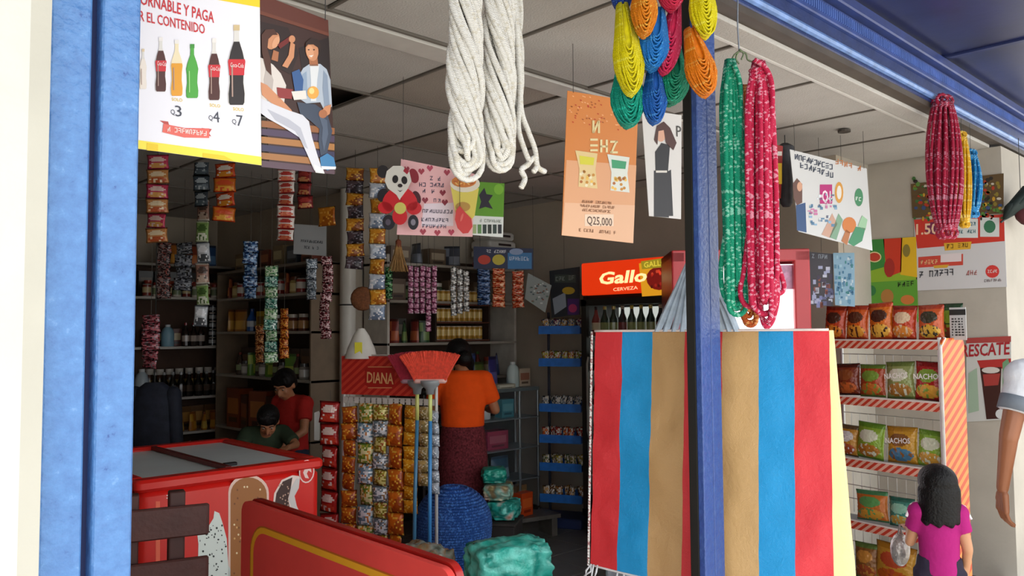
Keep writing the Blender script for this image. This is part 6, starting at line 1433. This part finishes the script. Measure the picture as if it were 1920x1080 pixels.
def person(label, loc, rz, H, J, skin, voxel=.009, headrot=None, hands=True, tw=1., hs=1.13):
    """J: joints for a 1.6 m figure, local x right, y forward, z up; returns root, joints in metres, head helper"""
    k = H/1.6; root = empty('person', Matrix.Translation(loc) @ Matrix.Rotation(rz, 4, 'Z')); tag(root, label, 'person')
    D = dict(pelvis=(0, 0, .86), belly=(0, 0, 1.0), chest=(0, 0, 1.18), neck=(0, .0, 1.345), head=(0, .02, 1.48),
             shL=(-.165, 0, 1.29), elL=(-.215, -.02, 1.02), wrL=(-.225, .05, .80), shR=(.165, 0, 1.29), elR=(.215, -.02, 1.02), wrR=(.225, .05, .80),
             hiL=(-.085, 0, .84), knL=(-.09, .02, .46), anL=(-.09, -.01, .08), hiR=(.085, 0, .84), knR=(.09, .02, .46), anR=(.09, -.01, .08),
             hdL=(0, .1, -1), hdR=(0, .1, -1))
    D.update(J); D = {a: Vector(b) for a, b in D.items()}; mb = MB()
    c = lambda a, b, r0, r1: mb.capsule(D[a], D[b], r0, r1, 12)
    # torso as overlapping wide ellipsoids so chest and hips have breadth
    ax = (D['shR']-D['shL']).normalized()
    for nm, rx, ry, rz_ in (('pelvis', .155, .105, .10), ('belly', .13, .095, .13), ('chest', .15, .105, .15)):
        mb.ball(D[nm], (rx*tw, ry*tw, rz_), 16, 10, Matrix.Rotation(math.atan2(ax.y, ax.x), 3, 'Z'))
    mb.capsule(D['shL'], D['shR'], .055, .055, 10); c('chest', 'neck', .07, .052); mb.capsule(D['neck'], D['neck'].lerp(D['head'], .6), .05, .046, 12)
    for s_ in 'LR':
        c('sh'+s_, 'el'+s_, .050, .038); c('el'+s_, 'wr'+s_, .037, .025)
        c('hi'+s_, 'kn'+s_, .082, .052); c('kn'+s_, 'an'+s_, .052, .034)
        a = D['an'+s_]; mb.capsule(a+V(0, -.02, -.035), a+V(.0, .12, -.05), .032, .026, 10)
        if hands:
            d = D['hd'+s_].normalized(); inw = V(-1 if s_ == 'R' else 1, 0, 0)
            hand(mb, D['wr'+s_]+d*.01, d, -inw if abs(d.z) > .6 else V(0, 0, 1), V(0, 1, 0) if abs(d.z) > .6 else inw, 1.)
    R = headrot or tilt(); h = head_shape(mb, D['head'], R, hs)
    mb.v = [tuple(Vector(p)*k) for p in mb.v]
    body = remeshed(mb, 'body', mat(skin, .5, 0, .06, 10, .05, 80), root, voxel)
    hk_ = lambda x, y, z: h(x, y, z)*k
    eyes_mouth(root, hk_, R, hs*k)
    return root, {a: b*k for a, b in D.items()}, hk_, R, k
def garment(root, fn, name, color, k, voxel=.012, var=.12, bump=.3, smooth=3, m=None):
    mb = MB(); fn(mb); mb.v = [tuple(Vector(p)*k) for p in mb.v]
    return remeshed(mb, name, m or mat(color, .85, 0, var, 14, bump, 45, .2), root, voxel, smooth)
def cone(mb, a, b, r0, r1, n=14): return mb.tube([a, a.lerp(b, .5), b], [r0, (r0+r1)/2, r1], n)
HAIR = mat('#090707', .5, 0, .3, 60, .5, 120, .25)
SKIN = '#a8714f'

# woman in orange, seen from behind at the counter
p = at(868, 900, 5.75)
J = dict(head=(-.05, .10, 1.465), neck=(0, .02, 1.345), elL=(-.25, .06, 1.05), wrL=(-.17, .28, 1.02), elR=(.245, .05, 1.05), wrR=(.17, .28, 1.03), hdL=(.1, 1, .1), hdR=(-.1, 1, .1))
root, D, h, R, k = person('person in an orange top and long maroon patterned skirt, back turned, at the counter', (p.x, p.y, 0), YAW-PI/2-.05, 1.50, J, SKIN, .010, tilt(-.55, .35))
def f(mb):
    mb.capsule(V(-.165, 0, 1.285), V(.165, 0, 1.285), .072, .072, 12)
    mb.loft([(0, 0, .93, .165, .125), (0, 0, 1.02, .165, .12), (0, 0, 1.15, .175, .125), (0, 0, 1.26, .185, .105), (0, 0, 1.325, .15, .085), (0, .005, 1.355, .075, .065)], 22)
    for s_, q in ((-1, 'L'), (1, 'R')): a = V(s_*.155, 0, 1.285); b = V(*J['el'+q]); cone(mb, a, a.lerp(b, .72), .078, .072)
garment(root, f, 'top', '#f0530f', k, .011, .06)
WV = mat('#6a2a30', .85, 0, .6, 70, .4, 160, .2)
def f(mb): mb.loft([(0, 0, .10, .205, .17), (0, 0, .40, .195, .16), (0, 0, .70, .19, .15), (0, 0, .88, .172, .128), (0, 0, .99, .150, .112)], 24)
garment(root, f, 'skirt', '#6a2a30', k, .013, .5, .3, 3, WV)
def f(mb): mb.loft([(0, 0, .955, .160, .122), (0, 0, 1.0, .157, .12)], 22)
garment(root, f, 'sash', '#8a3a28', k, .010, .3) if False else None
mb = MB(); c0 = h(0, -.012, .035); s1 = 1.13*k
mb.ball(c0, (.090*s1, .102*s1, .095*s1), 16, 12, R); mb.ball(h(.02, -.115, .05), (.055*s1, .05*s1, .055*s1), 12, 9, R); mb.ball(h(.06, -.11, .0), (.035*s1, .03*s1, .06*s1), 10, 8, R)
for q in range(7): mb.capsule(h(.05+.01*math.sin(q*2), -.12, .04), h(.09+.015*math.cos(q*1.7), -.12+.01*math.sin(q), -.10-.012*(q % 3)), .014*s1, .006*s1, 6)
remeshed(mb, 'hair', HAIR, root, .008, 2)

def short_hair(root, h, R, s1, thick=1., fringe=True, voxel=.008, name='hair'):
    mb = MB(); mb.ball(h(0, -.018, .045), (.084*s1*thick, .098*s1*thick, .082*s1*thick), 16, 12, R); mb.ball(h(0, -.055, .0), (.074*s1*thick, .055*s1, .075*s1), 14, 10, R)
    if fringe:
        for q in range(9): u = (q-4)/4; mb.capsule(h(u*.05, .05, .095), h(u*.062, .078-.02*abs(u), .055), .016*s1, .009*s1, 7)
    return remeshed(mb, name, HAIR, root, voxel, 2)

# child in the red shirt behind the freezer, looking down
p = at(548, 790, 5.85)
J = dict(head=(.0, .09, 1.45), neck=(0, .03, 1.34), elL=(-.23, .08, 1.06), wrL=(-.16, .25, .95), elR=(.23, .06, 1.06), wrR=(.15, .24, .96), hdL=(.3, 1, -.2), hdR=(-.3, 1, -.2))
zt_ = at(530, 690, 5.85).z
root, D, h, R, k = person('dark-haired child in a red T-shirt standing behind the freezer, looking down', (p.x, p.y, 0), YAW+PI/2-.55, max(1.15, zt_), J, SKIN, .009, tilt(.55, .25))
def tee(J, sl=.62, hem=.86, tw=1.):
    def f(mb):
        sw = J.get('shR', (.165, 0, 0))[0]; mb.capsule(V(-sw, 0, 1.287), V(sw, 0, 1.287), .075, .075, 12)
        mb.loft([(0, 0, hem, .17*tw, .125), (0, 0, 1.0, .16*tw, .118), (0, 0, 1.15, .17*tw, .12), (0, 0, 1.26, .182*tw, .102), (0, .005, 1.325, .145*tw, .082), (0, .01, 1.352, .07, .062)], 22)
        for s_, q in ((-1, 'L'), (1, 'R')):
            a = V(s_*(sw-.012), 0, 1.285); b = V(*J.get('el'+q, (s_*.215, -.02, 1.02))); cone(mb, a, a.lerp(b, sl), .074, .070)
    return f
garment(root, tee(J), 'shirt', '#a8241f', k, .010, .1)
def pants(low=.12, r=.075):
    def f(mb):
        mb.loft([(0, 0, .80, .165, .118), (0, 0, .98, .148, .112)], 20)
        for s_ in (-1, 1): mb.tube([V(s_*.085, 0, .88), V(s_*.088, .02, .46), V(s_*.09, 0, low)], [.095, r, r*.85], 14)
    return f
garment(root, pants(), 'trousers', '#2a2f3f', k, .012)
short_hair(root, h, R, 1.13*k, 1.05)
# child bent over the freezer
p = at(494, 800, 5.45)
J = dict(pelvis=(0, -.12, .84), belly=(0, -.06, .98), chest=(0, .06, 1.13), neck=(0, .17, 1.24), head=(-.0, .27, 1.315), shL=(-.16, .10, 1.20), shR=(.16, .10, 1.20), elL=(-.24, .28, 1.10), wrL=(-.14, .44, 1.10), elR=(.24, .28, 1.10), wrR=(.12, .44, 1.10), hiL=(-.085, -.12, .82), hiR=(.085, -.12, .82), hdL=(.6, 1, 0), hdR=(-.6, 1, 0))
root, D, h, R, k = person('child with a black crop in an olive shirt, bent over the freezer lid', (p.x, p.y, 0), YAW+PI/2+.45, 1.18, J, SKIN, .009, tilt(.75, -.25))
def f(mb):
    mb.capsule(V(0, -.10, .90), V(0, -.04, 1.0), .135, .135, 16); mb.ball(V(0, .05, 1.12), (.175, .13, .14), 16, 10); mb.capsule(V(-.155, .10, 1.20), V(.155, .10, 1.20), .068, .068, 12)
    for q, s_ in (('L', -1), ('R', 1)): a = V(s_*.155, .10, 1.2); cone(mb, a, a.lerp(V(*J['el'+q]), .8), .070, .066)
garment(root, f, 'shirt', '#33402f', k, .010, .12)
def f(mb):
    mb.ball(V(0, -.12, .86), (.165, .125, .11), 16, 10)
    for s_ in (-1, 1): mb.tube([V(s_*.085, -.11, .86), V(s_*.088, .0, .46), V(s_*.09, 0, .12)], [.095, .075, .06], 14)
garment(root, f, 'trousers', '#23262f', k, .012)
short_hair(root, h, R, 1.13*k, 1.06)

# girl in the magenta top at the chip rack
dG = 3.45; p = at(1760, 1000, dG); hz = at(1755, 866, dG).z
J = dict(head=(0, .02, 1.455), shL=(-.130, 0, 1.285), shR=(.130, 0, 1.285), elR=(.178, -.03, 1.04), wrR=(.178, .06, .84), elL=(-.175, .08, 1.05), wrL=(-.14, .26, 1.1), hdL=(0, 1, .1))
root, D, h, R, k = person('small child in a magenta top with a black bob, facing the chip rack', (p.x, p.y, 0), math.atan2(-dv.x*0+F0.y, F0.x)-PI/2-.25, hz-.03, J, '#bf8a66', .008, tilt(-.05, .25), True, .80, 1.3)
garment(root, tee(J, .55, .86, .82), 'top', '#a3206f', k, .008, .06)
mb = MB()
for s_ in (-1, 1): mb.tube([V(s_*.05, .04, 1.365)*k, V(s_*.10, -.0, 1.368)*k, V(s_*.175, .0, 1.335)*k, V(s_*.212, -.01, 1.25)*k], .006, 6)
mb.build('white_piping', mat('#e6dfe2', .7), root)
garment(root, pants(.14), 'leggings', '#2f2a3a', k, .010)
mb = MB(); s1 = 1.3*k; mb.ball(h(0, -.012, .045), (.100*s1, .112*s1, .094*s1), 18, 12, R); mb.ball(h(0, -.045, -.02), (.105*s1, .08*s1, .115*s1), 16, 12, R)
for q in range(15):
    a = PI*(q/14)-PI; x, y = .088*math.cos(a), -.015+.085*math.sin(a); mb.capsule(h(x, y, .0), h(x*1.12, y*1.05-.01, -.155-.01*(q % 3)), .026*s1, .017*s1, 7)
remeshed(mb, 'hair', HAIR, root, .006, 2)
e = empty('silver_pouch', Matrix.Translation(root.matrix_basis @ (V(-.20, .30, 1.02)*k))); tag(e, 'small silver bag held in the child\'s hand at the rack', 'bag'); MB().ball((0, 0, -.05), (.05, .04, .075), 12, 9).build('pouch_body', mat('#a9a5a0', .3, .5, .3, 60, .6, 60), e, smooth=True); MB().tube([(-.02, 0, .02), (0, 0, .06), (.02, 0, .02)], .004, 5).build('loop', mat('#8f8a86', .4, .3), e)

# man at the right edge of the frame
dM = 3.55; p = at(2012, 900, dM)
J = dict(shL=(-.185, 0, 1.30), elL=(-.26, -.02, 1.03), wrL=(-.255, .06, .80), shR=(.185, 0, 1.30), elR=(.25, -.03, 1.03), wrR=(.25, .06, .80))
root, D, h, R, k = person('person in a white T-shirt with a grey band and dark shorts, standing by the wall', (p.x, p.y, 0), YAW-PI/2-.1, 1.66, J, '#8f5a3c', .0048)
garment(root, tee(J, .60, .84), 'shirt', '#d5d8de', k, .009, .05)
for s_, q in ((-1, 'L'), (1, 'R')):
    a = V(s_*.173, 0, 1.285); b = V(*J['el'+q]); mb = MB(); cone(mb, a.lerp(b, .36)*k, a.lerp(b, .585)*k, .0745*k, .0735*k, 20)
    mb.build('sleeve_band', mat('#6f7781', .85, 0, .1), root, smooth=True)
garment(root, pants(.50, .085), 'shorts', '#2f2420', k, .011)
short_hair(root, h, R, 1.13*k, 1.03)
for s_ in (-1, 1): MB().rbox((s_*.09*k, .045, .022), (.105, .27, .044), .045).build('shoe', mat('#3a3430', .6), root)
